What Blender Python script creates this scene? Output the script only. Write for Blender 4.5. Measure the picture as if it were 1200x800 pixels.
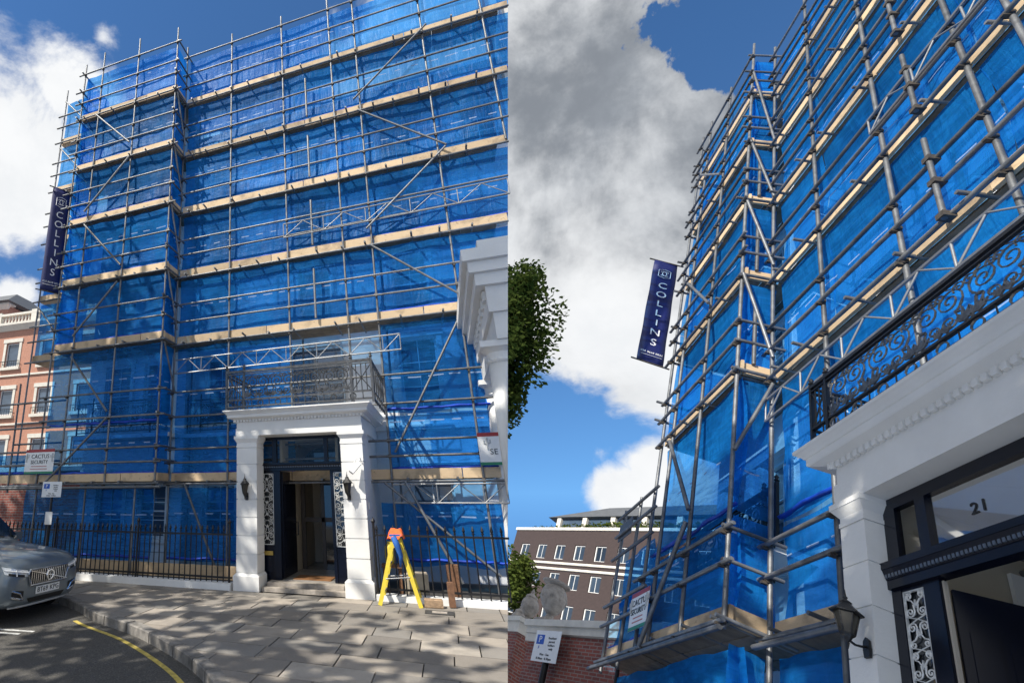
import bpy, bmesh, math, random
from mathutils import Matrix, Vector, noise
for o in list(bpy.data.objects): bpy.data.objects.remove(o)
random.seed(7)
SC = bpy.context.scene
COL = SC.collection
R = math.radians
# ---------------------------------------------------------------- camera
EYE = Vector((0, 0, 1.85))
CX, CY, CZ = Vector((.933996, .357264, -.003644)), Vector((-.109622, .276849, -.95464)), Vector((-.34005, .89203, .297739))
cam = bpy.data.cameras.new('camera'); cam.sensor_width = 36; cam.lens = 572 / 1200 * 36
cam.shift_x = (600 - 295) / 1200; cam.clip_start = .05; cam.clip_end = 2000
co = bpy.data.objects.new('camera', cam); COL.objects.link(co)
co.matrix_world = Matrix(((CX.x, -CY.x, -CZ.x, 0), (CX.y, -CY.y, -CZ.y, 0), (CX.z, -CY.z, -CZ.z, 1.85), (0, 0, 0, 1)))
SC.camera = co
# ---------------------------------------------------------------- light
SUN_AZ, SUN_EL = 38, 52
a, b = R(SUN_AZ), R(SUN_EL)
TOSUN = Vector((-math.sin(a) * math.cos(b), -math.cos(a) * math.cos(b), math.sin(b)))
sd = bpy.data.lights.new('sun', 'SUN'); sd.energy = 5.0; sd.angle = R(.5); sd.color = (1, .95, .86)
so = bpy.data.objects.new('sun', sd); COL.objects.link(so); so.rotation_euler = (-TOSUN).to_track_quat('-Z', 'Y').to_euler()
SC.view_settings.view_transform = 'Standard'; SC.view_settings.look = 'None'; SC.view_settings.gamma = 1
SC.view_settings.use_curve_mapping = False; SC.view_settings.exposure = 0.34
W = bpy.data.worlds.new('World'); SC.world = W; W.use_nodes = True
NT = W.node_tree; NT.nodes.clear()
class G:
    """tiny node-graph helper"""
    def __init__(s, nt): s.nt = nt
    def n(s, t, ins=None, **kw):
        x = s.nt.nodes.new(t)
        for k, v in kw.items(): setattr(x, k, v)
        for k, v in (ins or {}).items():
            if isinstance(v, bpy.types.NodeSocket): s.nt.links.new(v, x.inputs[k])
            else: x.inputs[k].default_value = v
        return x
    def m(s, op, a, b=0., c=0., clamp=False):
        x = s.n('ShaderNodeMath', {0: a, 1: b, 2: c}, operation=op); x.use_clamp = clamp; return x.outputs[0]
    def v(s, op, a, b=(0, 0, 0)):
        x = s.n('ShaderNodeVectorMath', {0: a, 1: b}, operation=op); return x.outputs['Value'] if op in ('DISTANCE', 'LENGTH', 'DOT_PRODUCT') else x.outputs[0]
    def ramp(s, f, pts):
        x = s.n('ShaderNodeValToRGB', {0: f}); e = x.color_ramp.elements
        while len(e) < len(pts): e.new(.5)
        for q, (p, c) in zip(e, pts): q.position = p; q.color = (*c, 1) if len(c) == 3 else c
        return x.outputs[0]
    def mix(s, f, a, b, bt='MIX'):
        x = s.n('ShaderNodeMix', data_type='RGBA', blend_type=bt)
        for k, v in ((0, f), (6, a), (7, b)):
            if isinstance(v, bpy.types.NodeSocket): s.nt.links.new(v, x.inputs[k])
            else: x.inputs[k].default_value = v if k == 0 else ((*v, 1) if len(v) == 3 else v)
        return x.outputs[2]
    def mr(s, v, a, b, c=0., d=1., t='SMOOTHSTEP'):
        return s.n('ShaderNodeMapRange', {0: v, 1: a, 2: b, 3: c, 4: d}, interpolation_type=t).outputs[0]
    def noise(s, vec, sc, det=4, ro=.5, dist=0.):
        return s.n('ShaderNodeTexNoise', {'Vector': vec, 'Scale': sc, 'Detail': det, 'Roughness': ro, 'Distortion': dist}).outputs[0]
def pxdir(x, y):
    d = CX * (x - 295) + CY * (y - 400) + CZ * 572
    return d.normalized()
g = G(NT)
tc = g.n('ShaderNodeTexCoord').outputs['Generated']
sp = g.n('ShaderNodeSeparateXYZ', {0: tc})
sv = g.n('ShaderNodeCombineXYZ', {0: sp.outputs[0], 1: sp.outputs[1], 2: g.m('MULTIPLY_ADD', g.m('ABSOLUTE', sp.outputs[2]), .85, .2)})
sky = g.n('ShaderNodeTexSky', {0: sv.outputs[0]}, sky_type='NISHITA', sun_disc=False, sun_elevation=R(SUN_EL), sun_rotation=math.atan2(TOSUN.x, TOSUN.y), air_density=1.0, dust_density=.25, ozone_density=3.0)
# clouds: soft banks at their places in the sky, broken up with fractal noise
BANKS = [((5, 175), .22, .9), ((90, 105), .13, .8), ((40, 215), .2, .95), ((120, 40), .08, .4), ((15, 345), .09, .7), ((110, 130), .12, .7),
         ((700, 130), .46, 1.6), ((640, 40), .40, 1.6), ((820, 250), .32, 1.5), ((700, 290), .30, 1.5), ((620, 290), .26, 1.4), ((850, 120), .22, 1.2),
         ((700, 390), .13, .9), ((790, 430), .16, .8), ((640, 350), .16, 1.0), ((745, 585), .085, 1.1), ((780, 560), .09, 1.0), ((700, 530), .06, .3), ((905, 30), .05, .5)]
cov = None; dark = None
for (px, py), r, w in BANKS:
    c = g.m('MULTIPLY', g.mr(g.v('DISTANCE', tc, tuple(pxdir(px, py))), r, 0., 0., 1., 'LINEAR'), w)
    cov = c if cov is None else g.m('MAXIMUM', cov, c)
for (px, py), r in (((730, 190), .6), ((820, 280), .45), ((660, 60), .55)):
    c = g.mr(g.v('DISTANCE', tc, tuple(pxdir(px, py))), r, .05, 0., 1.)
    dark = c if dark is None else g.m('MAXIMUM', dark, c)
n1 = g.noise(tc, 4.5, 10, .62, .35); n2 = g.noise(tc, 9., 8, .6); n3 = g.noise(g.v('ADD', tc, (3.1, 1.7, .4)), 2.4, 7, .6, .4)
# elsewhere the sky goes on with similar cloud, thickened out of view for neutral fill light
gen = g.mr(g.noise(g.v('ADD', tc, (7., 2., 5.)), 1.9, 3, .5), .36, .58, 0., .85, 'LINEAR')
far = g.m('MULTIPLY', gen, g.mr(g.v('DOT_PRODUCT', tc, tuple(pxdir(520, 380))), .75, .45))
base = g.m('MAXIMUM', cov, far)
den = g.m('ADD', base, g.m('MULTIPLY', g.m('SUBTRACT', n1, .5), 1.5))
hole = None
for (px, py), r, w in (((878, 2), .12, 1.),):
    c = g.m('MULTIPLY', g.mr(g.m('ADD', g.v('DISTANCE', tc, tuple(pxdir(px, py))), g.m('MULTIPLY', g.m('SUBTRACT', n1, .5), .38)), r, 0., 0., 1., 'LINEAR'), w); hole = c if hole is None else g.m('MAXIMUM', hole, c)
den = g.m('SUBTRACT', den, g.m('MULTIPLY', hole, 2.2))
mask = g.mr(den, .25, .54, 0., 1.)
shade = g.m('MULTIPLY', dark, g.mr(g.m('ADD', n3, g.m('MULTIPLY', n2, .35)), .42, .95, 1.0, .08))
ccol = g.mix(g.mr(shade, .05, .85), (.76, .77, .78), (.20, .22, .25))
ccol = g.mix(g.mr(n2, .4, .7, .0, .2), ccol, (.45, .49, .54))
bs = g.n('ShaderNodeBackground', {0: g.mix(1., sky.outputs[0], (.54, .87, 1.12), 'MULTIPLY'), 1: .11})
bc = g.n('ShaderNodeBackground', {0: ccol, 1: 1.0})
ms = g.n('ShaderNodeMixShader', {0: mask}); NT.links.new(bs.outputs[0], ms.inputs[1]); NT.links.new(bc.outputs[0], ms.inputs[2])
wo = g.n('ShaderNodeOutputWorld'); NT.links.new(ms.outputs[0], wo.inputs[0])
# ---------------------------------------------------------------- materials
MATS = {}
def mat(name, col, rough=.6, metal=0., var=.0, sc=3., bump=0., bsc=30., col2=None, rnd=0., coat=0., spec=.5, emit=0.):
    if name in MATS: return MATS[name]
    m = bpy.data.materials.new(name); m.use_nodes = True; nt = m.node_tree; g = G(nt)
    p = nt.nodes['Principled BSDF']; p.inputs['Roughness'].default_value = rough; p.inputs['Metallic'].default_value = metal
    p.inputs['Coat Weight'].default_value = coat; p.inputs['Specular IOR Level'].default_value = spec
    pos = g.n('ShaderNodeNewGeometry').outputs['Position']
    c = None
    if var or col2:
        f = g.mr(g.noise(pos, sc, 6, .6, .3), .3, .7, 0., 1., 'LINEAR')
        c = g.mix(f, tuple(x * (1 - var) for x in col), col2 or tuple(min(1, x * (1 + var)) for x in col))
    if rnd:
        o = g.n('ShaderNodeObjectInfo').outputs['Random']
        k = g.mr(o, 0., 1., 1 - rnd, 1 + rnd, 'LINEAR'); kk = g.n('ShaderNodeCombineXYZ', {0: k, 1: k, 2: k}).outputs[0]
        c = g.mix(1., c if c is not None else (*col, 1), kk, 'MULTIPLY')
    if c is not None: nt.links.new(c, p.inputs['Base Color'])
    else: p.inputs['Base Color'].default_value = (*col, 1)
    if bump:
        bn = g.n('ShaderNodeBump', {'Strength': bump, 'Distance': .02, 'Height': g.noise(pos, bsc, 5, .6)}); nt.links.new(bn.outputs[0], p.inputs['Normal'])
    if emit: p.inputs['Emission Color'].default_value = (*col, 1); p.inputs['Emission Strength'].default_value = emit
    MATS[name] = m; return m
steel = mat('galvanised_steel', (.165, .17, .175), .5, .5, .35, 5., .15, 60, rnd=.25)
rust = mat('coupler_steel', (.10, .085, .07), .65, .6, .4, 20.)
alu = mat('aluminium', (.30, .305, .31), .45, .6, .15, 8.)
stucco = mat('white_stucco', (.74, .73, .70), .62, 0, .07, 1.6, .12, 40)
stucco_house = mat('house_stucco', (.70, .70, .70), .75, 0, .10, 1.2, .12, 30)
navy = mat('navy_gloss', (.003, .005, .013), .25, 0, .2, 4., spec=.3)
iron = mat('black_iron', (.008, .008, .009), .45, .0, .3, 20., .2, 80)
iron_grey = mat('weathered_iron', (.10, .10, .10), .4, .6, .5, 14.)
silver = mat('silver_grille', (.62, .62, .60), .4, .3, .2, 30.)
kerbm = mat('kerb_granite', (.20, .185, .165), .85, 0, .45, 7., .4, 60, rnd=.15)
shadewood = mat('shade_deck_wood', (.16, .125, .09), .85, 0, .35, 5., .3, 30, rnd=.25)  # deck board colour darkened to imitate the shade under the platforms
stone = mat('pale_stone', (.34, .30, .255), .8, 0, .35, 6., .5, 25)
brass = mat('brass', (.55, .38, .10), .35, .8, .2, 30)
black = mat('black_plastic', (.012, .012, .012), .6)
rubber = mat('tyre_rubber', (.012, .012, .012), .8)
whitep = mat('white_paint', (.78, .78, .76), .55, 0, .05, 6)
yellowp = mat('yellow_line', (.52, .40, .09), .8, 0, .35, 14., .3, 80)
road_white = mat('worn_white_line', (.48, .48, .46), .85, 0, .4, 12.)
paint = mat('car_paint', (.17, .205, .23), .32, .45, .05, 2., coat=.8)
chrome = mat('chrome', (.75, .76, .77), .15, 1.)
lens = mat('lamp_lens', (.55, .58, .60), .08, .3, spec=.8)
darkglass = mat('dark_glass', (.012, .016, .02), .05, 0, spec=.9)
winglass = mat('window_glass', (.06, .09, .13), .06, .0, .4, .6, spec=1.)
frame_w = mat('white_frame', (.72, .72, .70), .5)
navycloth = mat('navy_banner', (.006, .012, .095), .55, 0, .2, 3.)
whiteprint = mat('white_print', (.80, .80, .80), .5)
greyprint = mat('grey_print', (.45, .47, .47), .6)
redp = mat('red_print', (.35, .03, .03), .5)
greenp = mat('green_print', (.02, .20, .10), .5)
blackprint = mat('dark_print', (.02, .03, .03), .5)
bluep = mat('blue_print', (.02, .10, .45), .5)
ladder_y = mat('yellow_fibreglass', (.70, .54, .05), .5, 0, .12, 20)
orange = mat('orange_cloth', (.75, .13, .03), .8, 0, .2, 20)
bluecloth = mat('blue_cloth', (.02, .11, .38), .7, 0, .2, 20)
cream = mat('cream_wall', (.50, .44, .34), .7, 0, .06, 2)
hallfloor = mat('hall_floor', (.34, .32, .29), .25, 0, .15, 4)
matcoir = mat('coir_mat', (.22, .10, .035), .95, 0, .3, 60)
orangebrick = mat('orange_brick', (.43, .21, .14), .85, 0, .14, 6., .2, 60)
brownbrick = mat('brown_brick', (.045, .030, .028), .85, 0, .15, 8., .2, 30)
slate = mat('slate_roof', (.10, .105, .11), .6, 0, .2, 3)
trim = mat('stone_trim', (.62, .58, .50), .8, 0, .1, 4)
timber = mat('old_timber', (.17, .085, .045), .8, 0, .35, 14, .4, 40)
bark = mat('bark', (.10, .075, .05), .9, 0, .4, 12, .8, 18)
pip = mat('grey_pipe', (.45, .46, .46), .5)
lampglass = mat('lantern_glass', (.045, .04, .03), .25, 0, .2, 20)
bulb = mat('ceiling_lamp', (1., .85, .6), .5, emit=6.)
def wood_mat():
    m = bpy.data.materials.new('scaffold_board_wood'); m.use_nodes = True; nt = m.node_tree; g = G(nt); p = nt.nodes['Principled BSDF']
    tcn = g.n('ShaderNodeTexCoord').outputs['Object']; pos = g.n('ShaderNodeNewGeometry').outputs['Position']
    rn = g.n('ShaderNodeObjectInfo').outputs['Random']
    mp = g.n('ShaderNodeMapping', {0: g.v('ADD', tcn, g.n('ShaderNodeCombineXYZ', {0: g.m('MULTIPLY', rn, 37.)}).outputs[0]), 3: (5., 2., 14.)}).outputs[0]
    gr = g.noise(mp, 2.2, 6, .6, .5); st = g.noise(pos, 1.7, 5, .65, .3); sp_ = g.noise(pos, 9., 4, .6)
    c = g.mix(gr, (.50, .35, .20), (.74, .57, .37))
    c = g.mix(g.mr(st, .48, .70, 0., .65), c, (.20, .145, .10)); c = g.mix(g.mr(sp_, .60, .72, 0., .5), c, (.12, .085, .06))
    k = g.mr(rn, 0., 1., .72, 1.12, 'LINEAR'); c = g.mix(1., c, g.n('ShaderNodeCombineXYZ', {0: k, 1: k, 2: k}).outputs[0], 'MULTIPLY')
    nt.links.new(c, p.inputs[0]); p.inputs['Roughness'].default_value = .8
    b_ = g.n('ShaderNodeBump', {'Strength': .3, 'Distance': .01, 'Height': gr}); nt.links.new(b_.outputs[0], p.inputs['Normal']); return m
wood = wood_mat()
def sheet_mat(name='blue_debris_sheeting', f0=.52, f1=.31):
    m = bpy.data.materials.new(name); m.use_nodes = True; nt = m.node_tree; nt.nodes.clear(); g = G(nt)
    uv = g.n('ShaderNodeTexCoord').outputs['UV']; s_ = g.n('ShaderNodeSeparateXYZ', {0: uv}); u, v = s_.outputs[0], s_.outputs[1]
    rn = g.n('ShaderNodeObjectInfo').outputs['Random']
    off = g.v('ADD', uv, g.n('ShaderNodeCombineXYZ', {0: g.m('MULTIPLY', rn, 50.), 1: g.m('MULTIPLY', rn, 23.)}).outputs[0])
    big = g.noise(off, .9, 5, .6, .6)
    mp = g.n('ShaderNodeMapping', {0: off, 3: (2.6, .5, 1.)}).outputs[0]; fold = g.noise(mp, 2.2, 6, .6, .9)
    mp2 = g.n('ShaderNodeMapping', {0: off, 2: (0, 0, .5), 3: (1., 4., 1.)}).outputs[0]; fold2 = g.noise(mp2, 2.6, 5, .6, .7)
    c = g.mix(g.mr(big, .3, .7), (.006, .165, .50), (.014, .30, .80)); kr = g.mr(rn, 0., 1., .74, 1.22, 'LINEAR'); c = g.mix(1., c, g.n('ShaderNodeCombineXYZ', {0: kr, 1: kr, 2: kr}).outputs[0], 'MULTIPLY')
    c = g.mix(g.mr(fold, .56, .72, 0., .45), c, (.015, .33, .95))
    # row of pale eyelets along the sheet and the reinforcing grid
    fu = g.m('FRACT', g.m('MULTIPLY', u, 2.3)); ey = g.m('MULTIPLY', g.m('LESS_THAN', g.m('ABSOLUTE', g.m('SUBTRACT', v, g.mr(rn, 0., 1., .75, 1.25))), .014), g.m('LESS_THAN', fu, g.mr(big, .3, .7, .25, .8)))
    grid = g.m('MAXIMUM', g.m('GREATER_THAN', g.m('FRACT', g.m('MULTIPLY', u, 9.)), .93), g.m('GREATER_THAN', g.m('FRACT', g.m('MULTIPLY', v, 9.)), .93))
    c = g.mix(g.m('MULTIPLY', grid, .25), c, (.01, .2, .8))
    c = g.mix(g.m('MULTIPLY', ey, .5), c, (.75, .82, .9))
    h = g.m('ADD', g.m('MULTIPLY', fold, .9), g.m('MULTIPLY', fold2, .22))
    bn = g.n('ShaderNodeBump', {'Strength': .5, 'Distance': .08, 'Height': h}).outputs[0]
    d = g.n('ShaderNodeBsdfDiffuse', {0: c, 'Normal': bn}).outputs[0]; t = g.n('ShaderNodeBsdfTranslucent', {0: c, 'Normal': bn}).outputs[0]
    gl = g.n('ShaderNodeBsdfGlossy', {0: (.7, .8, 1, 1), 1: .38, 'Normal': bn}).outputs[0]
    tr = g.n('ShaderNodeBsdfTransparent', {0: (.20, .56, 1., 1)}).outputs[0]
    def mx(f, a, b): return g.n('ShaderNodeMixShader', {0: f, 1: a, 2: b}).outputs[0]
    x = mx(.48, d, t); x = mx(.02, x, gl)
    fac = g.m('MULTIPLY', g.mr(fold2, .35, .7, f0, f1), g.m('SUBTRACT', 1., ey))
    x = mx(fac, x, tr); o = g.n('ShaderNodeOutputMaterial', {0: x}); return m
sheet = sheet_mat(); sheet_thin = sheet_mat('thin_blue_netting', .74, .52)
def asphalt_mat():
    m = bpy.data.materials.new('asphalt'); m.use_nodes = True; nt = m.node_tree; g = G(nt); p = nt.nodes['Principled BSDF']
    pos = g.n('ShaderNodeNewGeometry').outputs['Position']
    a_ = g.noise(pos, 55., 4, .8); b_ = g.noise(pos, 1.3, 5, .6, .4)
    c = g.ramp(a_, [(.3, (.025, .024, .023)), (.55, (.085, .080, .072)), (.72, (.26, .24, .21))]); c = g.mix(g.mr(b_, .35, .7, 0., .5), c, (.075, .068, .058))
    nt.links.new(c, p.inputs[0]); p.inputs['Roughness'].default_value = .85
    bn = g.n('ShaderNodeBump', {'Strength': .7, 'Distance': .012, 'Height': a_}); nt.links.new(bn.outputs[0], p.inputs['Normal']); return m
asphalt = asphalt_mat()
def slab_mat():
    m = bpy.data.materials.new('york_stone'); m.use_nodes = True; nt = m.node_tree; g = G(nt); p = nt.nodes['Principled BSDF']
    pos = g.n('ShaderNodeNewGeometry').outputs['Position']; rn = g.n('ShaderNodeObjectInfo').outputs['Random']
    c = g.ramp(rn, [(0, (.16, .146, .13)), (.3, (.27, .235, .195)), (.55, (.21, .20, .185)), (.8, (.34, .29, .235)), (1., (.46, .41, .345))])
    st = g.noise(pos, 2.4, 6, .65, .5); fi = g.noise(pos, 40., 4, .7)
    c = g.mix(g.mr(st, .35, .75, 0., .55), c, (.16, .142, .122)); c = g.mix(g.mr(fi, .3, .8, 0., .35), c, (.30, .28, .25))
    nt.links.new(c, p.inputs[0]); p.inputs['Roughness'].default_value = .75
    bn = g.n('ShaderNodeBump', {'Strength': .35, 'Distance': .012, 'Height': g.m('ADD', fi, st)}); nt.links.new(bn.outputs[0], p.inputs['Normal']); return m
slabm = slab_mat()
def brick_mat():
    m = bpy.data.materials.new('red_brick'); m.use_nodes = True; nt = m.node_tree; g = G(nt); p = nt.nodes['Principled BSDF']
    uv = g.n('ShaderNodeTexCoord').outputs['UV']
    b_ = g.n('ShaderNodeTexBrick', {'Vector': uv, 'Color1': (.30, .075, .05, 1), 'Color2': (.19, .05, .038, 1), 'Mortar': (.25, .20, .17, 1), 'Scale': 1., 'Mortar Size': .012, 'Brick Width': .235, 'Row Height': .083})
    c = g.mix(g.mr(g.noise(uv, 3., 5, .6), .4, .75, 0., .5), b_.outputs[0], (.11, .045, .036))
    nt.links.new(c, p.inputs[0]); p.inputs['Roughness'].default_value = .85
    bn = g.n('ShaderNodeBump', {'Strength': .6, 'Distance': .01, 'Height': g.m('SUBTRACT', 1., b_.outputs['Fac'])}); nt.links.new(bn.outputs[0], p.inputs['Normal']); return m
redbrick = brick_mat()
def clear_glass():
    m = bpy.data.materials.new('clear_pane'); m.use_nodes = True; nt = m.node_tree; nt.nodes.clear(); g = G(nt)
    t = g.n('ShaderNodeBsdfTransparent', {0: (.82, .85, .84, 1)}).outputs[0]; gl = g.n('ShaderNodeBsdfGlossy', {0: (.9, .9, .9, 1), 1: .03}).outputs[0]
    f = g.n('ShaderNodeFresnel', {0: 1.5}).outputs[0]
    x = g.n('ShaderNodeMixShader', {0: g.m('MULTIPLY', f, .6), 1: t, 2: gl}).outputs[0]; g.n('ShaderNodeOutputMaterial', {0: x}); return m
pane_clear = clear_glass()
def leaf_mat(name, c1, c2):
    m = bpy.data.materials.new(name); m.use_nodes = True; nt = m.node_tree; nt.nodes.clear(); g = G(nt)
    pos = g.n('ShaderNodeNewGeometry').outputs['Position']; c = g.mix(g.mr(g.noise(pos, 1.6, 4, .7), .35, .65), c1, c2)
    d = g.n('ShaderNodeBsdfDiffuse', {0: c}).outputs[0]; t = g.n('ShaderNodeBsdfTranslucent', {0: c}).outputs[0]
    x = g.n('ShaderNodeMixShader', {0: .35, 1: d, 2: t}).outputs[0]; g.n('ShaderNodeOutputMaterial', {0: x}); return m
leafm = leaf_mat('plane_leaves', (.022, .045, .012), (.07, .095, .022))
leafy = leaf_mat('bright_leaves', (.05, .08, .02), (.13, .16, .035))
# ---------------------------------------------------------------- building blocks
PL = Matrix.Identity(4)                      # the street view
PR = Matrix(((.157317, .906295, .392276, .89), (-.917275, -.013063, .39804, 2.90), (.365866, -.422443, .829267, .34), (0, 0, 0, 1)))   # the close view from the step
PR = Matrix(((.157317, .906295, .392276, .8935), (-.917275, -.013063, .39804, 2.8992), (.365866, -.422443, .829267, .3433), (0, 0, 0, 1)))
CUTN = Vector((1.11235 - .0013, -.11061, -.15981)).normalized()
class MB:
    def __init__(s): s.v = []; s.f = []; s.uv = {}
    def add(s, vs, fs):
        o = len(s.v); s.v += [Vector(q) for q in vs]; s.f += [tuple(i + o for i in f) for f in fs]; return s
    def box(s, x0, x1, y0, y1, z0, z1):
        return s.add([(x0, y0, z0), (x1, y0, z0), (x1, y1, z0), (x0, y1, z0), (x0, y0, z1), (x1, y0, z1), (x1, y1, z1), (x0, y1, z1)],
                     [(0, 3, 2, 1), (4, 5, 6, 7), (0, 1, 5, 4), (1, 2, 6, 5), (2, 3, 7, 6), (3, 0, 4, 7)])
    def frus(s, r0, z0, r1, z1):           # two rectangles (x0,x1,y0,y1) joined: mouldings
        a0, a1, b0, b1 = r0; c0, c1, d0, d1 = r1
        return s.add([(a0, b0, z0), (a1, b0, z0), (a1, b1, z0), (a0, b1, z0), (c0, d0, z1), (c1, d0, z1), (c1, d1, z1), (c0, d1, z1)],
                     [(0, 3, 2, 1), (4, 5, 6, 7), (0, 1, 5, 4), (1, 2, 6, 5), (2, 3, 7, 6), (3, 0, 4, 7)])
    def tube(s, pts, r, n=6, cap=True):
        pts = [Vector(p) for p in pts]; rings = []; up = Vector((0, 0, 1))
        for i, p in enumerate(pts):
            d = (pts[min(i + 1, len(pts) - 1)] - pts[max(i - 1, 0)]).normalized()
            if abs(d.dot(up)) > .95: up = Vector((1, 0, 0)) if abs(d.x) < .9 else Vector((0, 1, 0))
            u = d.cross(up).normalized(); w = u.cross(d); up = w
            rr = r[i] if isinstance(r, (list, tuple)) else r
            rings.append([p + (u * math.cos(2 * math.pi * k / n) + w * math.sin(2 * math.pi * k / n)) * rr for k in range(n)])
        o = len(s.v); s.v += [q for rg in rings for q in rg]
        for i in range(len(pts) - 1):
            for k in range(n): s.f.append((o + i * n + k, o + i * n + (k + 1) % n, o + (i + 1) * n + (k + 1) % n, o + (i + 1) * n + k))
        if cap: s.f.append(tuple(o + k for k in range(n))[::-1]); s.f.append(tuple(o + (len(pts) - 1) * n + k for k in range(n)))
        return s
    def lathe(s, prof, n=16, c=(0, 0, 0), sq=0):
        o = len(s.v); c = Vector(c)
        for r, z in prof:
            for k in range(n):
                t = 2 * math.pi * (k + sq) / n; s.v.append(c + Vector((r * math.cos(t), r * math.sin(t), z)))
        for i in range(len(prof) - 1):
            for k in range(n): s.f.append((o + i * n + k, o + i * n + (k + 1) % n, o + (i + 1) * n + (k + 1) % n, o + (i + 1) * n + k))
        s.f.append(tuple(o + k for k in range(n))[::-1]); s.f.append(tuple(o + (len(prof) - 1) * n + k for k in range(n))); return s
    def prism(s, poly, axis_vec, ):         # polygon (3d pts) extruded by a vector
        n = len(poly); e = Vector(axis_vec); P_ = [Vector(p) for p in poly]
        return s.add(P_ + [p + e for p in P_], [tuple(range(n))[::-1], tuple(range(n, 2 * n))] + [(i, (i + 1) % n, (i + 1) % n + n, i + n) for i in range(n)])
    def move(s, M_): s.v = [M_ @ q for q in s.v]; return s
    def mesh(s, name, material, off=(0, 0, 0), cut=False, smooth=False, uvs=None):
        off = Vector(off); me = bpy.data.meshes.new(name); me.from_pydata([tuple(q - off) for q in s.v], [], s.f)
        bm = bmesh.new(); bm.from_mesh(me)
        if uvs:
            L_ = bm.loops.layers.uv.new('UVMap'); bm.verts.index_update()
            for f in bm.faces:
                for l in f.loops: l[L_].uv = uvs[l.vert.index]
        if cut:
            r_ = bmesh.ops.bisect_plane(bm, geom=bm.verts[:] + bm.edges[:] + bm.faces[:], plane_co=EYE - off, plane_no=CUTN, clear_outer=True)
            if cut == 'fill': bmesh.ops.holes_fill(bm, edges=[e for e in bm.edges if e.is_boundary])
        if not uvs: bmesh.ops.recalc_face_normals(bm, faces=bm.faces)
        bm.to_mesh(me); bm.free(); me.materials.append(material)
        if smooth: me.polygons.foreach_set('use_smooth', [True] * len(me.polygons))
        return me
    def build(s, name, material, parent=None, place=None, loc=None, **kw):
        off = Vector(ROOT[parent.name]) if parent else Vector(loc or base_of(s.v))
        me = s.mesh(name, material, off, **kw); o = bpy.data.objects.new(name, me); COL.objects.link(o)
        if parent: o.parent = parent; ROOT[o.name] = tuple(off)
        else: o.matrix_world = (place or PL) @ Matrix.Translation(off); ROOT[o.name] = tuple(off)
        return o
def base_of(v): return ((min(q.x for q in v) + max(q.x for q in v)) / 2, (min(q.y for q in v) + max(q.y for q in v)) / 2, min(q.z for q in v))
ROOT = {}
def thing(name, label, cat, loc, place=PL, group=None, kind=None):
    o = bpy.data.objects.new(name, None); COL.objects.link(o); o.empty_display_size = .2
    o.matrix_world = place @ Matrix.Translation(Vector(loc)); ROOT[o.name] = tuple(loc); return tag(o, label, cat, group, kind)
def tag(o, label=None, cat=None, group=None, kind=None):
    if label: o['label'] = label
    if cat: o['category'] = cat
    if group: o['group'] = group
    if kind: o['kind'] = kind
    return o
UNIT = {}
def unit(kind, material):
    k = (kind, material.name)
    if k not in UNIT:
        m = MB()
        if kind == 'rod': m.tube([(0, 0, 0), (0, 0, 1)], 1, 8)
        elif kind == 'box': m.box(-.5, .5, -.5, .5, -.5, .5)
        UNIT[k] = m.mesh(kind, material, smooth=False)
        if kind == 'rod':
            for p in UNIT[k].polygons: p.use_smooth = len(p.vertices) == 4
    return UNIT[k]
def rod(name, a, b, r, material, parent):
    a, b = Vector(a), Vector(b); d = b - a; o = bpy.data.objects.new(name, unit('rod', material)); COL.objects.link(o)
    o.parent = parent; off = Vector(ROOT[parent.name]); q = d.to_track_quat('Z', 'Y')
    o.matrix_local = Matrix.LocRotScale(a - off, q, Vector((r, r, d.length))); ROOT[o.name] = ROOT[parent.name]; return o
def inst(name, me, parent, loc, rz=0, scale=1.):
    o = bpy.data.objects.new(name, me); COL.objects.link(o); o.parent = parent
    sc_ = Vector((scale,) * 3) if not isinstance(scale, (tuple, Vector)) else Vector(scale)
    o.matrix_local = Matrix.LocRotScale(Vector(loc) - Vector(ROOT[parent.name]), Matrix.Rotation(rz, 3, 'Z').to_quaternion(), sc_); ROOT[o.name] = ROOT[parent.name]; return o
def block(name, x0, x1, y0, y1, z0, z1, material, parent):     # shared unit box
    return inst(name, unit('box', material), parent, ((x0 + x1) / 2, (y0 + y1) / 2, (z0 + z1) / 2), 0, (x1 - x0, y1 - y0, z1 - z0))
def text(name, body, size, M_, material, parent, ext=.003, align='CENTER', sx=1.):
    cu = bpy.data.curves.new('t', 'FONT'); cu.body = body; cu.size = size; cu.align_x = align; cu.align_y = 'CENTER'; cu.extrude = ext; cu.resolution_u = 3; cu.space_character = 1.05
    t = bpy.data.objects.new('t', cu); COL.objects.link(t); bpy.context.view_layer.update()
    me = bpy.data.meshes.new_from_object(t.evaluated_get(bpy.context.evaluated_depsgraph_get())); bpy.data.objects.remove(t); bpy.data.curves.remove(cu)
    me.materials.clear(); me.materials.append(material); me.transform(Matrix.Translation(-Vector(ROOT[parent.name])) @ M_ @ Matrix.Diagonal((sx, 1, 1, 1)))
    o = bpy.data.objects.new(name, me); COL.objects.link(o); o.parent = parent; ROOT[o.name] = ROOT[parent.name]; return o
def face_M(o, ux, uz=Vector((0, 0, 1))):    # frame: x along ux, y along uz, z out
    ux = Vector(ux).normalized(); uz = Vector(uz).normalized(); n = ux.cross(uz)
    return Matrix(((ux.x, uz.x, n.x, o[0]), (ux.y, uz.y, n.y, o[1]), (ux.z, uz.z, n.z, o[2]), (0, 0, 0, 1)))
def clipx(y, z): return .09944 * y + .14367 * (z - 1.85)
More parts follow.
